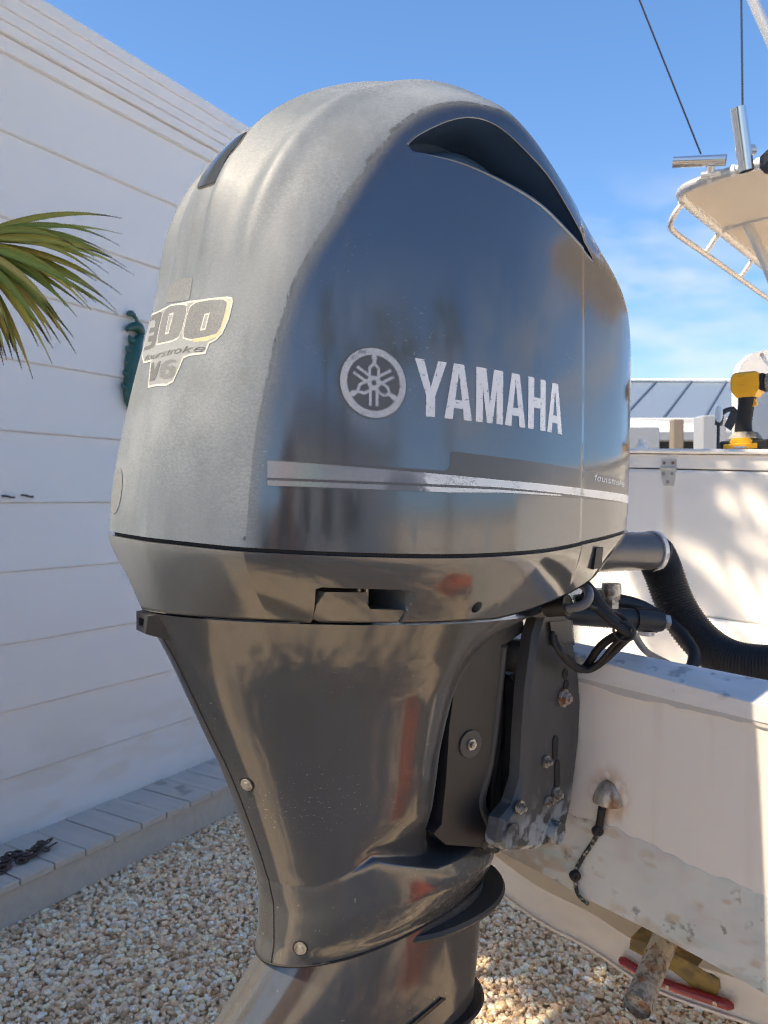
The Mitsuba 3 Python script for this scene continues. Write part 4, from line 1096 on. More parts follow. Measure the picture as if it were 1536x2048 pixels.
c_ = np.array((1, -0.5663, 1.346)); put(K + '__tilt_knuckle', tube([c_ + [0, -.035, .008], c_ + [0, -.018, .004], c_ + [0, .004, -.002], c_ + [0, .016, -.004], c_ + [0, .022, -.005]], [.010, .017, .0195, .014, .004], 18, 22), 'grey_hose', smooth=True, frame=boat)
put(K + '__retainer', tube([c_ + [.0, .012, .0], c_ + [.0, .045, .004]], [.0165, .0155], 18, 4), 'black_plastic', smooth=30, frame=boat)
put(K + '__grey_pipe', tube([(1, -0.5419, 1.338), (1, -0.5104, 1.348), (1.005, -0.4961, 1.355), (1.01, -0.494, 1.364), (1.03, -0.5085, 1.373), (1.06, -0.5372, 1.382)], .0068, 12, 40), 'grey_hose', smooth=True, frame=boat)
put(K + '__top_lug', hull([(1.091, -0.6, 1.306), (1.167, -0.6, 1.301), (1.176, -0.6, 1.258), (1.099, -0.6, 1.269), (1.037, -0.57, 1.316), (1.1, -0.57, 1.312), (1.114, -0.57, 1.275), (1.044, -0.57, 1.28)]), 'bracket_paint', frame=boat)

# hydraulic steering cylinder
K = 'steering_cylinder'
tag(K, 'black hydraulic steering cylinder across the motor well in front of the outboard', 'steering cylinder')
put(K + '__body', tube([(0.3063, 1.3, 1.307), (0.4796, 1.33, 1.29)], [.018, .018], 26, 6), 'black_plastic', smooth=30)
put(K + '__end_cap', tube([(0.4787, 1.33, 1.29), (0.4929, 1.331, 1.289)], [.0135, .0135], 6, 2), 'dull_steel')
put(K + '__clamp_band', tube([(0.4296, 1.32, 1.295), (0.4702, 1.328, 1.291)], [.0205, .0205], 26, 4), 'black_plastic', smooth=30)
put(K + '__support_arm', tube([(0.338, 1.36, 1.318), (0.3955, 1.36, 1.321), (0.4531, 1.36, 1.311), (0.4867, 1.35, 1.296)], [.014, .016, .014, .008], 14, 20), 'black_plastic', smooth=True)
l0, l1 = np.array((1.24, -0.6141, 1.343)), np.array((1.24, -0.5636, 1.342))
put(K + '__link_arm', hull([p + np.array([a, 0, b]) for p in (l0, l1) for a in (-.012, .012) for b in (-.005, .005)]), 'steel', frame=boat)
c_ = np.array((1.24, -0.5654, 1.344))
put(K + '__link_bolt', trimesh.util.concatenate([cyl(c_ + [0, 0, -.028], c_ + [0, 0, -.013], .0125, 6), cyl(c_ + [0, 0, -.0125], c_ + [0, 0, -.004], .0145, 20), cyl(c_ + [0, 0, -.0035], c_ + [0, 0, .008], .0165, 24), cyl(c_ + [0, 0, .0083], c_ + [0, 0, .014], .0158, 24)]), 'dull_steel', smooth=30, frame=boat)
put(K + '__drop_fitting', cyl((0.452, 1.325, 1.274), (0.452, 1.325, 1.267), .014, 16), 'galvanised_tube')

def cable(name, label, pts, r, m='black_rubber', n=48):
    k = num(name); tag(k, label, 'cable'); put(k, tube(pts, r, 10, n), m, smooth=True, frame=boat, n=False)
cable('control_cable', 'thick black sheathed cable slanting from the cowling down to the cable tie', [(1.05, -0.524, 1.378), (1.05, -0.5003, 1.354), (1.06, -0.4816, 1.327), (1.07, -0.458, 1.31)], .0085)
cable('control_cable', 'second black cable running beside the slanting one under the steering cylinder', [(1.04, -0.5166, 1.365), (1.045, -0.4939, 1.339), (1.055, -0.4717, 1.319), (1.065, -0.4588, 1.306)], .006)
cable('control_cable', 'black cable looping down onto the aluminium cap, upper loop of two', [(1.07, -0.461, 1.308), (1.08, -0.4929, 1.295), (1.09, -0.5206, 1.271), (1.1, -0.5393, 1.247), (1.1, -0.5484, 1.238), (1.06, -0.549, 1.257), (1.02, -0.5485, 1.284), (1.02, -0.5559, 1.299)], .0062)
cable('control_cable', 'black cable looping down onto the aluminium cap, lower loop of two', [(1.07, -0.458, 1.305), (1.085, -0.4889, 1.277), (1.095, -0.5148, 1.254), (1.095, -0.5335, 1.241), (1.06, -0.5407, 1.25), (1.02, -0.5427, 1.276), (1.02, -0.5526, 1.29)], .0058)
cable('control_cable', 'thin grey cable dropping into the motor well beside the steering cylinder', [(1.1, -0.4708, 1.306), (1.16, -0.4836, 1.279), (1.22, -0.4918, 1.251), (1.26, -0.4851, 1.234), (1.28, -0.4718, 1.222)], .0056, 'grey_hose')
cable('control_cable', 'thin black wire crossing over the steering cylinder towards the tilt pipe', [(1.02, -0.5128, 1.356), (1.03, -0.5007, 1.347), (1.06, -0.4971, 1.34), (1.1, -0.4896, 1.329), (1.09, -0.4666, 1.308)], .0035)
cable('control_cable', 'thin black wire hanging lowest in front of the clamp bracket top', [(1.01, -0.5505, 1.308), (1.01, -0.5455, 1.284), (1.04, -0.5386, 1.258), (1.085, -0.5351, 1.24), (1.09, -0.5213, 1.25), (1.075, -0.4937, 1.278), (1.065, -0.4648, 1.304)], .0032)
cable('steering_hose', 'black hose curving down from the end of the steering cylinder', [(1.35, -0.5104, 1.286), (1.345, -0.4892, 1.272), (1.33, -0.465, 1.253), (1.31, -0.4505, 1.239), (1.29, -0.4476, 1.224), (1.28, -0.4505, 1.212)], .0105)

k = 'cable_tie'; tag(k, 'small pale plastic tie bundling the black cables under the steering cylinder', 'cable tie'); tq = np.array((1.062, -0.465, 1.311)); put(k, tube([tq + np.array([0, .016 * math.cos(a), .014 * math.sin(a)]) for a in np.linspace(0, 6.283, 25)], .0022, 6, 25, smoothc=False), 'dark_grey_plastic', smooth=True, frame=boat, n=False)

# corrugated rigging hose
K = 'rigging_hose'
tag(K, 'thick black corrugated hose from the front of the outboard into the boat', 'hose')
hp = curve([world(motor(fo + np.array([.134, -.0198, .001]))) @ BR, (1.4, -0.5372, 1.364), (1.4, -0.5195, 1.318), (1.4, -0.4932, 1.275), (1.395, -0.4531, 1.239), (1.38, -0.4028, 1.224), (1.37, -0.3492, 1.226), (1.36, -0.2882, 1.232), (1.36, -0.22, 1.237)], 520)
rr = .0345 + .0011 * np.sin(np.arange(520) * 2 * np.pi / 6.5); rr[:6] = .034
put(K, tube(hp, rr, 22, 520, smoothc=False), 'black_rubber', smooth=50, frame=boat, n=False)

# ------------------------------------------------------------------ canvas top, rails, rod holders
TZ = 2.75
cor = [(1.163, 3.086, 2.75), (1.133, 2.893, 2.75), (1.356, 2.739, 2.75), (2.017, 4.065, 2.75), (1.362, 3.339, 2.75), (1.187, 3.15, 2.75)]
P0 = np.array((1.146, 3.115, 2.75)); FW = Fb * 1.0; RR = np.array([math.cos(math.radians(41 - 0)), -math.sin(math.radians(41)), 0])
# canvas outline in (forward, starboard) from its rear port corner
def tp(a, s, z=0.0): return P0 + Fb * a + Sb * s + np.array([0, 0, z])
cv = [(.03 + .0, .10), (.0, .22), (-.02, 1.2), (.0, 2.1), (2.0, 2.1), (2.0, .0), (.12, .0), (.06, .02)]
ca = np.array([(a, s) for a, s in cv])
def canv(k, z): 
    c = np.array([.9, 1.0]); p = c + (ca - c) * k; return [tp(a, s, z) for a, s in p]
cm = extr(Polygon(ca).buffer(-.022), .012); v = cm.vertices
put(BO + '__canvas_top', trimesh.Trimesh(np.array([tp(a, s, z + .004) for a, s, z in v]), cm.faces[:, ::-1], process=False), 'canvas', label='beige canvas of the boat top seen from below')
fr = [tp(2.0, .0), tp(1.2, .0), tp(.5, .0), tp(.16, .005), tp(.06, .03), tp(.02, .09), tp(.0, .20), tp(-.01, .5), tp(-.02, 1.0), tp(-.02, 1.8)]
put(BO + '__top_frame', tube(fr, .021, 14, 90), 'galvanised_tube', smooth=True)
for a in (.62, 1.35): put(BO + '__top_frame', tube([tp(a, 0), tp(a - .02, 1.0, .03), tp(a, 2.1)], .017, 12, 20), 'galvanised_tube', smooth=True)
def wrap(c, d, r=.0217, w=.007):
    d = np.array(d, float); d /= np.linalg.norm(d); return tube([c - d * w, c + d * w], [r, r], 14, 2)
for i in range(26):
    put(BO + '__lacing', wrap(tp(.16 + i * .068, .0), FW), 'far_white', smooth=30)
for i in range(6):
    put(BO + '__lacing', wrap(tp(-.012 + .012 * (i == 0), .16 + i * .09), Sb), 'far_white', smooth=30)
rl_ = [tp(.14, .005, -.02), tp(.13, -.015, -.045), tp(.14, -.045, -.085), tp(.22, -.06, -.10), tp(.5, -.062, -.10), tp(1.2, -.062, -.10), tp(2.0, -.062, -.10)]
put(BO + '__side_rail', tube(rl_, .0125, 12, 80), 'galvanised_tube', smooth=True)
for a in (.62, 1.15): put(BO + '__rail_stay', cyl(tp(a, .0, -.01), tp(a - .01, -.062, -.10), .012, 10), 'galvanised_tube', smooth=30)
RH0, RH1 = np.array((1.126, 3.02, 2.814)), np.array((1.297, 2.94, 2.789))
put(BO + '__rod_holder', tube([RH0, RH1], [.0205, .0205], 20, 3, caps=False), 'polished_tube', smooth=30, label='shiny steel rod holder lying level at the corner of the boat top')
put(BO + '__rod_holder_bracket', trimesh.util.concatenate([cyl(RH0 * .28 + RH1 * .72 + [0, 0, -.02], RH0 * .28 + RH1 * .72 + [0, .02, -.055], .016, 12), cyl(RH0 * .28 + RH1 * .72 + [-.03, .02, -.05], RH0 * .28 + RH1 * .72 + [.035, .0, -.045], .013, 12)]), 'galvanised_tube', smooth=30)
RV0, RV1 = np.array((1.248, 2.74, 2.882)), np.array((1.291, 2.76, 2.671))
put(BO + '__rod_holder', tube([RV0, RV1], [.0265, .0255], 22, 3, caps=False), 'polished_tube', smooth=30, label='upright shiny steel rod holder on the rear edge of the boat top')
put(BO + '__rod_holder_bracket', tube([RV0 * .35 + RV1 * .65 + [.01, .02, 0], RV0 * .35 + RV1 * .65 + [.05, .04, .015]], [.016, .02], 12, 4), 'galvanised_tube', smooth=30)
put(BO + '__speaker_pod', cbox(.10, .10, .08, .02, (1.397, 2.75, 2.709)), 'black_plastic')
put(BO + '__top_leg', tube([tp(.62, .12, 0), tp(.75, .3, -.6), tp(.85, .42, -1.5)], .021, 12, 20), 'galvanised_tube', smooth=True)
def cord(label, a, b, r):
    k = num('outrigger_line'); tag(k, label, 'line', 'lines above the boat top')
    p = np.array([a + (b - a) * t for t in np.linspace(0, 1, 140)]); put(k, tube(p, r, 6, 140, smoothc=False), 'black_rubber', n=False)
cord('thin dark line slanting up from the level rod holder', np.array((1.226, 3, 2.838)), np.array((0.8749, 3.05, 3.77)), .0032)
cord('thin dark line rising straight from the upright rod holder', np.array((1.275, 2.76, 2.892)), np.array((1.279, 2.8, 3.655)), .0034)
tag('outrigger_pole', 'pale metal outrigger pole slanting across the top right corner', 'pole')
put('outrigger_pole', tube([(1.443, 3.2, 3.74), (1.516, 3.2, 3.561), (1.6, 3.2, 3.373), (1.827, 3.25, 2.925)], .021, 14, 10), 'galvanised_tube', smooth=True, n=False)

# console shield above the lid
cs0 = np.array((1.543, 3.1, 1.902))
arcp = [(1.42, 3.1, 1.691), (1.414, 3.1, 1.902), (1.413, 3.1, 1.992), (1.429, 3.1, 2.042), (1.469, 3.1, 2.08), (1.529, 3.1, 2.098), (1.669, 3.1, 2.106), (1.67, 3.1, 2.012), (1.56, 3.1, 2.006), (1.49, 3.1, 1.978), (1.462, 3.1, 1.922), (1.46, 3.1, 1.691)]
ap = np.array([(q[0], q[2]) for q in arcp]); m_ = extr(Polygon(ap).buffer(.004), .05); v = m_.vertices
put(BO + '__console_frame', trimesh.Trimesh(np.stack([v[:, 0], 3.08 + v[:, 2], v[:, 1]], 1), m_.faces[:, ::-1], process=False), 'white_gelcoat')
put(BO + '__console_screen', trimesh.Trimesh([(1.474, 3.13, 1.693), (1.472, 3.13, 1.936), (1.508, 3.13, 1.978), (1.687, 3.13, 2.007), (1.689, 3.13, 1.693)], [[0, 1, 2], [0, 2, 3], [0, 3, 4]], process=False), 'clear_screen')
put(BO + '__console_screw', cyl((1.502, 3.07, 2.078), (1.512, 3.09, 2.082), .007, 12), 'dull_steel')

# gadgets on the lid
def lidz(s): return 1.6285 - .05 * (s + .7)
def tool(k, label, cat): tag(k, label, cat); return k
K = tool('cordless_driver', 'yellow and black cordless driver standing upright on the white box lid', 'power tool')
o = np.array([2.02, -.575, lidz(-.575) + .001]); sc = .001
def TL(p): return np.array([(o[0] + b * sc, o[1] + a * sc, o[2] + c * sc) for a, b, c in p])
def tcx(x0, x1, y0, y1, z0, z1, ch=4): m = cbox(x1 - x0, y1 - y0, z1 - z0, ch, ((x0 + x1) / 2, (y0 + y1) / 2, (z0 + z1) / 2)); return trimesh.Trimesh(TL(m.vertices), m.faces, process=False)
def thull(p): m = hull(TL(p)); return m
put(K + '__battery_base', tcx(-52, 62, -35, 35, 0, 22, 4), 'black_plastic', frame=boat)
put(K + '__battery_latch', [tcx(-40, 38, -41, -36, 1, 14, 2)], 'tool_yellow', frame=boat)
put(K + '__battery_top', thull([(-24, -39, 14), (24, -39, 14), (-18, -39, 28), (16, -39, 28), (-24, 34, 14), (24, 34, 14), (-18, 30, 28), (16, 30, 28), (-26, -36, 20), (27, -36, 20)]), 'tool_yellow', frame=boat)
put(K + '__battery_slot', tcx(-16, 14, -42.5, -40.5, 2, 7, .5), 'far_grey', frame=boat)
put(K + '__base_skirt', thull([(-34, -30, 26), (34, -30, 26), (-20, -22, 44), (22, -22, 44), (-34, 30, 26), (34, 30, 26), (-20, 22, 44), (22, 22, 44)]), 'black_plastic', frame=boat)
hg = [(-.004, 0, .040), (-.004, 0, .070), (.001, 0, .105), (.004, 0, .135)]
put(K + '__handle', tube([o + np.array([b, a, c]) for a, b, c in hg], [.021, .0185, .0185, .021], 18, 16), 'black_rubber', smooth=True, frame=boat)
hd = man(thull([(a, b, c) for a in (-24, 34) for b in (-26, 26) for c in (140, 184)] + [(a, b, c) for a in (-30, 40) for b in (-20, 20) for c in (148, 176)] + [(-16, -20, 128), (26, -20, 128), (-16, 20, 128), (26, 20, 128), (-20, -18, 190), (26, -18, 190), (-20, 18, 190), (26, 18, 190)]))
for zz in (158, 167, 176): hd = hd - man(tcx(-14, 10, -40, -24.5, zz - 1.6, zz + 1.6, .4))
put(K + '__motor_housing', tri(hd), 'tool_yellow', smooth=30, frame=boat)
put(K + '__housing_band', thull([(a, b * 1.03, c) for a in (38, 46) for b in (-24, 24) for c in (142, 182)]), 'black_rubber', frame=boat)
put(K + '__nose', tube([o + np.array([.0, .046, .162]), o + np.array([-.004, .085, .160]), o + np.array([-.006, .120, .156])], [.021, .020, .014], 18, 8), 'black_plastic', smooth=30, frame=boat)
put(K + '__nose_ring', tube([o + np.array([.0, .050, .162]), o + np.array([-.002, .078, .161])], [.0225, .0215], 18, 3), 'far_wood', smooth=30, frame=boat)
put(K + '__trigger', thull([(18, -8, 104), (28, -8, 110), (20, -8, 132), (18, 8, 104), (28, 8, 110), (20, 8, 132)]), 'tool_yellow', frame=boat)
K = tool('battery_charger', 'black and yellow battery charger beside the cordless driver on the lid', 'charger')
o = np.array([2.03, -.495, lidz(-.495) + .001])
put(K + '__case', thull([(-22, -40, 0), (80, -40, 0), (-22, 60, 0), (80, 60, 0), (-16, -34, 30), (80, -34, 30), (-16, 50, 30), (80, 50, 30)]), 'black_plastic', frame=boat)
put(K + '__yellow_face', tcx(-6, 70, -45, -39, 3, 17, 3), 'tool_yellow', frame=boat)
K = tool('deck_camera', 'small black gadget on a thin stalk behind the cordless driver', 'gadget')
for p, q, r in (((1.083, 2.5, 1.662), (1.084, 2.5, 1.743), .005), ((1.084, 2.5, 1.743), (1.089, 2.5, 1.772), .012)): put(K + '__stalk', cyl(p, q, r, 10), 'dark_grey_plastic', smooth=30)
put(K + '__body', hull([(1.102, 2.5, 1.74), (1.125, 2.5, 1.724), (1.157, 2.5, 1.782), (1.131, 2.5, 1.804), (1.129, 2.56, 1.746), (1.152, 2.56, 1.729), (1.185, 2.56, 1.789), (1.158, 2.56, 1.812)]), 'black_plastic')
put(K + '__arm', tube([(1.089, 2.5, 1.769), (1.105, 2.5, 1.788), (1.134, 2.5, 1.795)], .008, 10, 12), 'black_plastic', smooth=True)
put(K + '__lamp', trimesh.Trimesh(trimesh.creation.icosphere(2).vertices * [.012, .012, .028] + np.array((1.081, 2.49, 1.778)), trimesh.creation.icosphere(2).faces, process=False), 'far_white', smooth=True)

# ------------------------------------------------------------------ boat trailer
K = 'boat_trailer'
tag(K, 'white boat trailer with red marker strips standing on the gravel under the hull', 'trailer')
BM = [(-1.10, .775), (-.90, .742), (-.856, .722), (-.74, .690), (-.66, .682), (-.586, .664), (-.52, .655), (-.386, .664), (-.343, .668), (-.28, .69)]
def beam_poly(h0, h1):
    c = curve(BM, 60); return [(a, b + h1) for a, b in c] + [(a, b + h0) for a, b in c[::-1]]
put(K + '__cross_beam', sz_prism(beam_poly(-.028, .034), 1.350, 1.356), 'trailer_white', frame=boat)
put(K + '__beam_flange', sz_prism(beam_poly(.0345, .0395), 1.345, 1.44), 'trailer_white', frame=boat)
put(K + '__beam_flange', sz_prism(beam_poly(-.033, -.0285), 1.345, 1.44), 'trailer_white', frame=boat)
rc_ = curve(BM, 200); rs = [q for q in rc_ if -.592 < q[0] < -.392]
put(K + '__marker_strip', tube([(1.338, a, b - .006) for a, b in rs], np.minimum(.0085, .004 + np.minimum(np.arange(len(rs)), np.arange(len(rs))[::-1]) * .003), 12, len(rs), smoothc=False), 'red_lens', smooth=True, frame=boat, label='long red marker strip on the trailer cross beam')
for q in (-.50, -.42): 
    zq = np.interp(q, rc_[:, 0], rc_[:, 1]); put(K + '__strip_screw', cyl((1.328, q, zq - .006), (1.332, q, zq - .006), .004, 10), 'dull_steel', frame=boat)
put(K + '__keel_pad', sz_prism([q[1:] for q in ((1.352, -0.573, 0.7025), (1.352, -0.5404, 0.7039), (1.352, -0.4954, 0.7031), (1.352, -0.4523, 0.6972), (1.352, -0.4191, 0.6882), (1.352, -0.4174, 0.6718), (1.352, -0.4254, 0.6547), (1.352, -0.4504, 0.6492), (1.352, -0.4726, 0.6627), (1.352, -0.4997, 0.673), (1.352, -0.5402, 0.6766), (1.352, -0.5757, 0.6812))], 1.3445, 1.43), 'yellow_rubber', frame=boat)
put(K + '__guide_post', tube([(1.32, -0.479, 0.7879), (1.26, -0.48, 0.7662), (1.19, -0.4753, 0.7465), (1.13, -0.4712, 0.7287)], [.0205, .0205, .0205, .0205], 24, 16, caps=False), 'rusty_galvanised', smooth=True, frame=boat, label='rusty mottled galvanised post end hanging below the hull')
pe = np.array((1.13, -0.4712, 0.7287)); pd = pe - np.array((1.19, -0.4753, 0.7465)); pd /= np.linalg.norm(pd)
put(K + '__post_cap', cyl(pe - pd * .012, pe - pd * .009, .0215, 24), 'rusty_galvanised', frame=boat)
put(K + '__post_rim', tube([pe - pd * .004, pe + pd * .001], .0215, 24, 2, caps=False), 'rusty_galvanised', smooth=30, frame=boat)
for s_ in (-1.05, .55):
    put(K + '__side_rail', cbox(4.2, .06, .10, .006, (3.5, s_, .70)), 'trailer_white', frame=boat)
    w0 = np.array([3.9, s_ + (-.2 if s_ < 0 else .2), .33]); tor = trimesh.creation.torus(.24, .09, 32, 14)
    tv = tor.vertices[:, [0, 2, 1]]; put(K + '__tyre', trimesh.Trimesh(tv + w0, tor.faces, process=False), 'black_rubber', smooth=True, frame=boat)
    put(K + '__wheel', cyl(w0 + [0, -.06, 0], w0 + [0, .06, 0], .17, 28), 'galvanised_tube', smooth=30, frame=boat)
put(K + '__axle', cyl((3.9, -1.2, .34), (3.9, .7, .34), .03, 12), 'galvanised_tube', frame=boat)
put(K + '__jack_stand', cyl((1.5, -1.05, -.02), (1.5, -1.05, .66), .025, 12), 'galvanised_tube', frame=boat)

# ------------------------------------------------------------------ neighbours behind the boat
K = 'metal_roofed_house'
tag(K, 'neighbour house with blue grey standing seam metal roof behind the boat', 'house')
RY, EY = 12.0, 10.3
def rp_(i, t, lift=0): 
    x = 2.6 + i * .545; a = np.array([x, RY, 3.335]); b = np.array([x - 1.04, EY, 2.60]); return a + (b - a) * t + np.array([0, 0, lift])
for i in range(10):
    q = [rp_(i + .02, 0), rp_(i + .98, 0), rp_(i + .98, 1), rp_(i + .02, 1)]
    put(K + '__roof_panel', hull(q + [p - [0, 0, .03] for p in q]), 'metal_roof')
    q = [rp_(i - .02, 0, .03), rp_(i + .02, 0, .03), rp_(i + .02, 1, .03), rp_(i - .02, 1, .03)]
    put(K + '__roof_seam', hull(q + [p - [0, 0, .07] for p in q]), 'roof_seam')
put(K + '__ridge_cap', hull([rp_(0, -.02, .04), rp_(10, -.02, .04), rp_(0, .02, .05), rp_(10, .02, .05), rp_(0, -.02, -.02), rp_(10, .02, -.02)]), 'far_white')
put(K + '__fascia', cbox(6.5, .05, .22, .01, (4.2, EY - .03, 2.48)), 'far_white')
put(K + '__wall', cbox(5.6, .2, 2.4, .01, (4.3, EY + .8, 1.2)), 'far_grey')
put(K + '__window', cbox(1.1, .05, .9, .01, (3.9, EY + .67, 1.9)), 'far_dark')
K = 'carport'
tag(K, 'low white carport roof over a dark opening in front of the neighbour house', 'carport')
put(K + '__roof', hull([(2.631, 8.6, 2.403), (3.022, 8.6, 2.381), (3.691, 8.6, 2.325), (2.509, 8.2, 2.234), (2.776, 8.2, 2.18), (3.52, 8.2, 2.17), (2.938, 9.6, 2.396), (4.12, 9.6, 2.359)]), 'far_white')
put(K + '__beam', cbox(1.9, .12, .10, .01, (3.35, 8.25, 2.18)), 'far_grey')
put(K + '__back_wall', cbox(3.0, .1, 2.0, .01, (3.6, 9.5, 1.0)), 'far_dark')
put(K + '__side_wall', cbox(.55, .1, 2.15, .01, (2.57, 8.0, 1.18)), 'far_grey')
put(K + '__post', cbox(.10, .10, 2.2, .01, (2.655, 7.0, 1.13)), 'far_wood')
tag('grey_column', 'plain pale grey square column standing behind the box lid', 'column')
put('grey_column', cbox(.22, .22, 2.3, .01, (3.04, 7.2, 1.13)), 'far_grey', n=False)
tag('white_jug', 'small white plastic jug standing behind the left end of the lid', 'jug')
jq = np.array((0.9687, 2.9, 1.698)); put('white_jug__body', tube([jq + [0, 0, -.25], jq + [0, 0, -.02], jq + [0, 0, .0], jq + [0, 0, .012]], [.04, .04, .03, .012], 16, 10, smoothc=False) if False else tube(np.array([jq + [0, 0, -.25], jq + [0, 0, -.02], jq + [0, 0, .004], jq + [0, 0, .014]]), np.array([.03, .03, .022, .012]), 16, 4, smoothc=False), 'far_white', smooth=30)
put('white_jug__cap', cyl(jq + [0, 0, .0145], jq + [0, 0, .030], .013, 14), 'far_white', smooth=30)

# ------------------------------------------------------------------ palms
GREEN = np.array([(.25, .28, .06), (.35, .34, .075), (.17, .23, .05), (.44, .37, .11)])


def leaflet(base, dirv, up, L, w, droop, r, segs=7):
    """one folded blade: returns vertices, faces, colours"""
    d = np.array(dirv, float); d /= np.linalg.norm(d); p = np.array(base, float); V, C = [], []
    side = np.cross(d, up); side /= np.linalg.norm(side); col = GREEN[r.integers(4)] * r.uniform(.75, 1.2)
    tip = r.uniform(.80, .93)
    for i in range(segs + 1):
        t = i / segs; ww = w * (math.sin(math.pi * min(1, t * .92 + .10)) ** .7) * (1 - t ** 3) + .0007
        nrm = np.cross(side, d); nrm /= np.linalg.norm(nrm)
        V += [p - side * ww + nrm * ww * .45, p, p + side * ww + nrm * ww * .45]
        c = col if t < tip else np.array([.05, .035, .02]); c = c * (1 - .25 * t) + np.array([.20, .15, .04]) * .35 * t * (t < tip)
        C += [c * .95, c * 1.25, c * .95]
        d = d + np.array([0, 0, -droop * (0.4 + t)]) / segs; d /= np.linalg.norm(d); p = p + d * L / segs
    Fc = []
    for i in range(segs):
        a = i * 3
        Fc += [[a, a + 1, a + 4], [a, a + 4, a + 3], [a + 1, a + 2, a + 5], [a + 1, a + 5, a + 4]]
    return np.array(V), np.array(Fc), np.array(C)


def fan(hub, axis, up, n, L, r, spread=130, droop=.5, w=.011):
    axis = np.array(axis, float); axis /= np.linalg.norm(axis); up = np.array(up, float); up = up - axis * (up @ axis); up /= np.linalg.norm(up); sd = np.cross(axis, up)
    out = []
    for i in range(n):
        a = math.radians(-spread + 2 * spread * (i + .5) / n + r.normal(0, 2.0))
        d = axis * math.cos(a) + sd * math.sin(a) + up * r.normal(.05, .10)
        out.append(leaflet(np.array(hub) + d * .04, d, up, L * r.uniform(.82, 1.08) * (1 - .25 * abs(a) / math.pi), w * r.uniform(.8, 1.2), droop * r.uniform(.6, 1.4), r))
    return out


def join(ls):
    V, Fc, C, at = [], [], [], 0
    for v, f, c in ls: V.append(v); Fc.append(f + at); C.append(c); at += len(v)
    return np.vstack(V), np.vstack(Fc), np.clip(np.vstack(C), 0, 1)


K = 'fan_palm'
tag(K, 'palm reaching into the left side of the picture in front of the siding', 'palm tree')
pr = np.random.default_rng(21)
TR = np.array([-1.45, 1.30, 0])
put(K + '__trunk', tube([TR + [0, 0, -.05], TR + [.01, .02, 1.0], TR + [.03, .03, 2.4], TR + [.05, .05, 3.9]], [.085, .07, .065, .075], 16, 40), 'palm_bark', smooth=True)
CR = TR + np.array([.05, .05, 3.9])
# the frond that hangs into the picture
hub = np.array((-1.062, 1.95, 2.15)); lv = put(K + '__frond', tube([CR, CR + [.02, .03, .12], CR + [.03, .06, -.35], hub + [-.10, -.02, .5], hub], [.012, .010, .008, .006], 8, 24), 'palm_bark', smooth=True)
cmx = np.array([1.0, .15, -.10])
for i in range(56):
    a = math.radians(-84 + 108 * (i + .5) / 56 + pr.normal(0, 2.2)); d = np.array([math.cos(a), pr.normal(.0, .22), math.sin(a)])
    L_ = (.335 + .04 * math.cos(a * 2)) * pr.uniform(.82, 1.08)
    v, f, c = leaflet(hub + d * .03, d, (0, -1, .35), L_, .0105 * pr.uniform(.75, 1.2), pr.uniform(.45, 1.05), pr, 9)
    put(lv + '__leaflet', (v, f), 'leaf_green', smooth=True, color=np.clip(c, 0, 1))
# the rest of the crown, which shades the boat
for a, e, l in ((60, 35, .75), (85, 14, .80), (40, 62, .7), (110, 45, .75), (20, 25, .75), (140, 20, .7), (75, 60, .65), (165, 30, .7), (150, 0, .6), (350, 75, .4), (52, 12, .7), (98, 5, .65), (30, 45, .8), (70, 20, 1.0), (120, 8, .9), (12, 55, .6), (48, 28, 1.05), (95, 30, .95), (28, 60, .6), (155, 40, .8), (42, 8, .95), (185, 18, .8), (175, 42, .9), (200, 32, .75), (160, 12, 1.0), (130, 30, 1.0)):
    aa, ee = math.radians(a), math.radians(e)
    ax = np.array([math.cos(aa) * math.cos(ee), math.sin(aa) * math.cos(ee), math.sin(ee)])
    h_ = CR + ax * l + np.array([0, 0, -.08])
    k = put(K + '__frond', tube([CR, CR + ax * l * .5 + [0, 0, .02], h_], [.012, .009, .006], 8, 12), 'palm_bark', smooth=True)
    ls = fan(h_, ax + np.array([0, 0, -.35]), (0, 0, 1), 30, .55, pr, 125, .7, .021)
    v, f, c = join(ls); put(k + '__blade', (v, f), 'leaf_green', smooth=True, color=c)

# ------------------------------------------------------------------ yard behind the camera, mirrored in the paint
K = 'opposite_house'
tag(K, 'white house across the yard behind the viewpoint, mirrored in the glossy cowling', 'house')
put(K + '__wall', cbox(9, .3, 3.0, .02, (6.5, -9.2, 1.5)), 'far_white')
put(K + '__roof', hull([(1.4, -8.6, 3.0), (11.6, -8.6, 3.0), (1.4, -13.5, 3.0), (11.6, -13.5, 3.0), (3.5, -11, 4.3), (9.5, -11, 4.3)]), 'metal_roof')
for x in (3.6, 6.2, 9.0): put(K + '__window', cbox(1.2, .06, 1.2, .02, (x, -9.03, 1.6)), 'far_dark')
K = 'board_fence'
tag(K, 'grey board fence behind the viewpoint at the edge of the yard', 'fence')
for i in range(24): put(K + '__board', cbox(.30, .03, 1.7, .01, (-6.0 + i * .315, -7.5 + (i % 2) * .02, .85)), 'far_grey' if i % 3 else 'far_white')
PLB = ('slender palm behind the viewpoint by the first window of the white house', 'taller palm behind the viewpoint by the last window of the white house', 'short palm behind the viewpoint by the middle window of the white house', 'palm in front of the grey fence boards behind the viewpoint', 'tallest palm, far to the right behind the viewpoint')
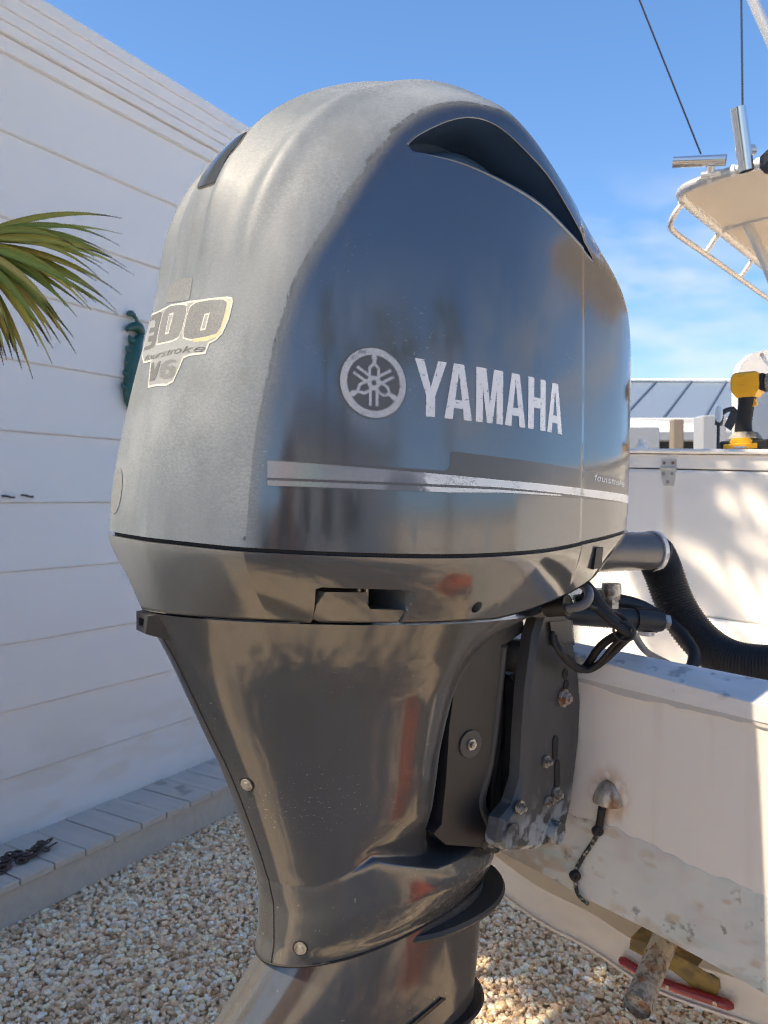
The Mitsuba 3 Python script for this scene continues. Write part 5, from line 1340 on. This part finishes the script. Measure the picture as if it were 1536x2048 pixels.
for i, (x, y, h) in enumerate(((5.2, -8.2, 4.6), (9.5, -7.4, 5.2), (7.2, -8.0, 4.4), (-2.6, -6.9, 5.0), (11.0, -5.6, 5.4))):
    k = num('yard_palm'); tag(k, PLB[i], 'palm tree', 'palms behind the viewpoint')
    b = np.array([x, y, 0]); tpn = b + [.2, .1, h]
    put(k + '__trunk', tube([b - [0, 0, .1], b + [.05, 0, h * .5], tpn], [.13, .10, .09], 12, 16), 'palm_bark', smooth=True)
    ls = []
    for j in range(15):
        a = j * 2.4; e = pr.uniform(-.3, .9); ax = np.array([math.cos(a) * math.cos(e), math.sin(a) * math.cos(e), math.sin(e)])
        ls += fan(tpn + ax * .6, ax + np.array([0, 0, -.3]), (0, 0, 1), 14, .7, pr, 110, .8, .028)
    v, f, c = join(ls); put(k + '__crown', (v, f), 'leaf_green', smooth=True, color=c)

# the person taking the picture, standing behind the viewpoint and mirrored in the paint
mat('skin', base_color=(.50, .27, .17), roughness=.5)
mat('orange_cloth', base_color=(.55, .13, .03), roughness=.75)
mat('dark_cloth', base_color=(.07, .075, .085), roughness=.8)
mat('hair_brown', base_color=(.05, .03, .02), roughness=.6)
K = 'person'
tag(K, 'person in dark shirt and orange shorts holding up a phone behind the viewpoint', 'person')
BP = np.array([.13, -.40, 0])
J = {'hipc': (0, -.02, .93), 'waist': (0, -.02, 1.06), 'chest': (0, -.02, 1.28), 'neck': (0, -.02, 1.44), 'head0': (0, .01, 1.56), 'head1': (0, .02, 1.63)}
for sgn, nme in ((-1, 'l'), (1, 'r')):
    J.update({nme + 'sh': (sgn * .17, -.02, 1.37), nme + 'el': (sgn * .20, .16, 1.20), nme + 'wr': (sgn * .075 - .10, .335, 1.40), nme + 'hip': (sgn * .085, -.02, .90), nme + 'kn': (sgn * .10, .0, .50), nme + 'an': (sgn * .11, -.03, .09), nme + 'toe': (sgn * .13, .11, .045)})
def sp_(p, r): return m3.Manifold.sphere(r, 24).translate((np.array(p) + BP).tolist())
def bone(a, ra, b, rb): return m3.Manifold.batch_hull([sp_(J.get(a, a) if isinstance(a, str) else a, ra), sp_(J.get(b, b) if isinstance(b, str) else b, rb)])
def smoothm(parts, l=.018, it=8):
    m = parts[0]
    for q in parts[1:]: m = m + q
    t = tri(m.refine_to_length(l)); t.merge_vertices(); trimesh.smoothing.filter_taubin(t, iterations=it); return t
limbs = [bone('neck', .05, 'head0', .055), bone('head0', .082, 'head1', .088), bone((0, .075, 1.53), .030, (0, .06, 1.50), .035), bone((0, .112, 1.575), .012, (0, .118, 1.56), .014)]
for nme in 'lr':
    sg = -1 if nme == 'l' else 1
    limbs += [bone(nme + 'sh', .055, nme + 'el', .042), bone(nme + 'el', .042, nme + 'wr', .027), bone(nme + 'hip', .085, nme + 'kn', .056), bone(nme + 'kn', .056, (sg * .107, -.03, .34), .054), bone((sg * .107, -.03, .34), .054, nme + 'an', .036), bone(nme + 'an', .036, nme + 'toe', .03)]
    w = np.array(J[nme + 'wr']); pal = w + [-sg * .005, .035, .055]
    limbs.append(m3.Manifold.batch_hull([sp_(w, .025), sp_(pal + [0, .0, .02], .022), sp_(pal + [0, -.025, -.01], .020)]))
    for q in range(4):
        b0q = pal + [sg * .004, -.02 + q * .011, .03 - abs(q - 1.5) * .006]; limbs.append(bone(tuple(b0q), .0095, tuple(b0q + [-sg * .016, .002, .028]), .0085)); limbs.append(bone(tuple(b0q + [-sg * .016, .002, .028]), .0085, tuple(b0q + [-sg * .036, .003, .034]), .0075))
    limbs.append(bone(tuple(pal + [-sg * .008, -.025, -.005]), .011, tuple(pal + [-sg * .035, -.035, .012]), .009))
limbs += [bone('hipc', .12, 'waist', .12), bone('waist', .12, 'chest', .14), bone('chest', .12, 'neck', .055)]
put(K + '__body', smoothm(limbs, .014, 6), 'skin', smooth=True)
shirt = [m3.Manifold.batch_hull([sp_((s_ * .10, -.02, z_), r_) for s_ in (-1, 1) for z_, r_ in ((.98, .105), (1.10, .105))]), m3.Manifold.batch_hull([sp_((s_ * .10, -.02, z_), r_) for s_ in (-1, 1) for z_, r_ in ((1.10, .105), (1.33, .115))]), bone('lsh', .078, 'neck', .065), bone('rsh', .078, 'neck', .065)]
for nme in 'lr': shirt.append(bone(nme + 'sh', .078, tuple(np.array(J[nme + 'sh']) * .4 + np.array(J[nme + 'el']) * .6), .064))
put(K + '__shirt', smoothm(shirt), 'dark_cloth', smooth=True)
sho = [m3.Manifold.batch_hull([sp_((s_ * .09, -.02, z_), .112) for s_ in (-1, 1) for z_ in (.90, .99)])]
for nme in 'lr': sho.append(bone(nme + 'hip', .112, tuple(np.array(J[nme + 'hip']) * .25 + np.array(J[nme + 'kn']) * .75), .092))
put(K + '__shorts', smoothm(sho), 'orange_cloth', smooth=True)
put(K + '__hair', smoothm([m3.Manifold.batch_hull([sp_((0, -.012, 1.60), .092), sp_((0, -.004, 1.645), .090)])]), 'hair_brown', smooth=True)
for nme in 'lr': put(K + '__shoe', smoothm([m3.Manifold.batch_hull([sp_(np.array(J[nme + 'an']) + [0, -.01, -.05], .042), sp_(np.array(J[nme + 'toe']) + [0, .02, -.005], .040)])]), 'far_white', smooth=True)
tag('phone', 'black phone held up by the person behind the viewpoint', 'phone')
put('phone', cbox(.075, .009, .155, .003, (.03, -.055, 1.46)), 'black_plastic', n=False)


# things right beside the viewpoint that the lower paint mirrors
def leafy(key, label, at, R, zc_, n, seed):
    r = np.random.default_rng(seed); k = num(key); tag(k, label, 'tree')
    at = np.array([at[0], at[1], 0.]); c = at + [0, 0, zc_]
    put(k + '__trunk', [tube([at - [0, 0, .1], at + [.05, 0, zc_ * .4], c - [0, 0, R * .3]], [.13, .10, .07], 12, 14)] + [tube([c - [0, 0, R * .5], c + R * .8 * np.array([math.cos(a), math.sin(a), .3])], [.05, .015], 8, 4) for a in np.arange(5) * 1.26 + seed], 'palm_bark', smooth=True)
    cl = r.normal(size=(46, 3)); cl = cl / np.linalg.norm(cl, axis=1, keepdims=True) * (r.uniform(.45, 1, (46, 1)) * R) * [1, 1, .75] + c
    V, Fc, C = [], [], []
    for i in range(n):
        p = cl[r.integers(46)] + r.normal(size=3) * R * .17; d = r.normal(size=3); d /= np.linalg.norm(d); s_ = np.cross(d, r.normal(size=3)); s_ /= np.linalg.norm(s_); L = r.uniform(.07, .12)
        b = len(V); V += [p, p + d * L * .5 + s_ * L * .33, p + d * L, p + d * L * .5 - s_ * L * .33]; Fc += [[b, b + 1, b + 2], [b, b + 2, b + 3]]
        C += [np.array([.05, .09, .025]) * r.uniform(.6, 1.5)] * 4
    put(k + '__crown', (np.array(V), np.array(Fc)), 'leaf_green', color=np.array(C))


leafy('shade_tree', 'leafy shade tree standing beside and behind the viewpoint', (-1.9, -1.35), 1.2, 3.3, 9000, 3)
K = 'orange_bucket'
tag(K, 'orange plastic bucket on the gravel right of the viewpoint, mirrored as a copper streak', 'bucket')
mat('orange_plastic', base_color=(.62, .13, .02), roughness=.35)
bk = np.array([1.22, .62, -.01])
prof = [(.105, 0), (.125, .10), (.145, .30), (.150, .36)]
a_ = np.linspace(0, 2 * np.pi, 48, endpoint=False)
rg = lambda r, z: np.stack([bk[0] + r * np.cos(a_), bk[1] + r * np.sin(a_), np.full(48, bk[2] + z)], 1)
put(K + '__body', trimesh.util.concatenate([ringstrip([rg(r, z) for r, z in prof] + [rg(.143, .36), rg(.10, .01)]), capfan(rg(.10, .01)), capfan(rg(.105, 0))]), 'orange_plastic', smooth=30)
put(K + '__rim', ringstrip([rg(.150, .345), rg(.158, .345), rg(.158, .362), rg(.143, .362)]), 'orange_plastic', smooth=30)
put(K + '__handle', tube([bk + [-.155, 0, .34], bk + [-.11, -.11, .26], bk + [0, -.165, .22], bk + [.11, -.11, .26], bk + [.155, 0, .34]], .003, 8, 30), 'dull_steel', smooth=True)
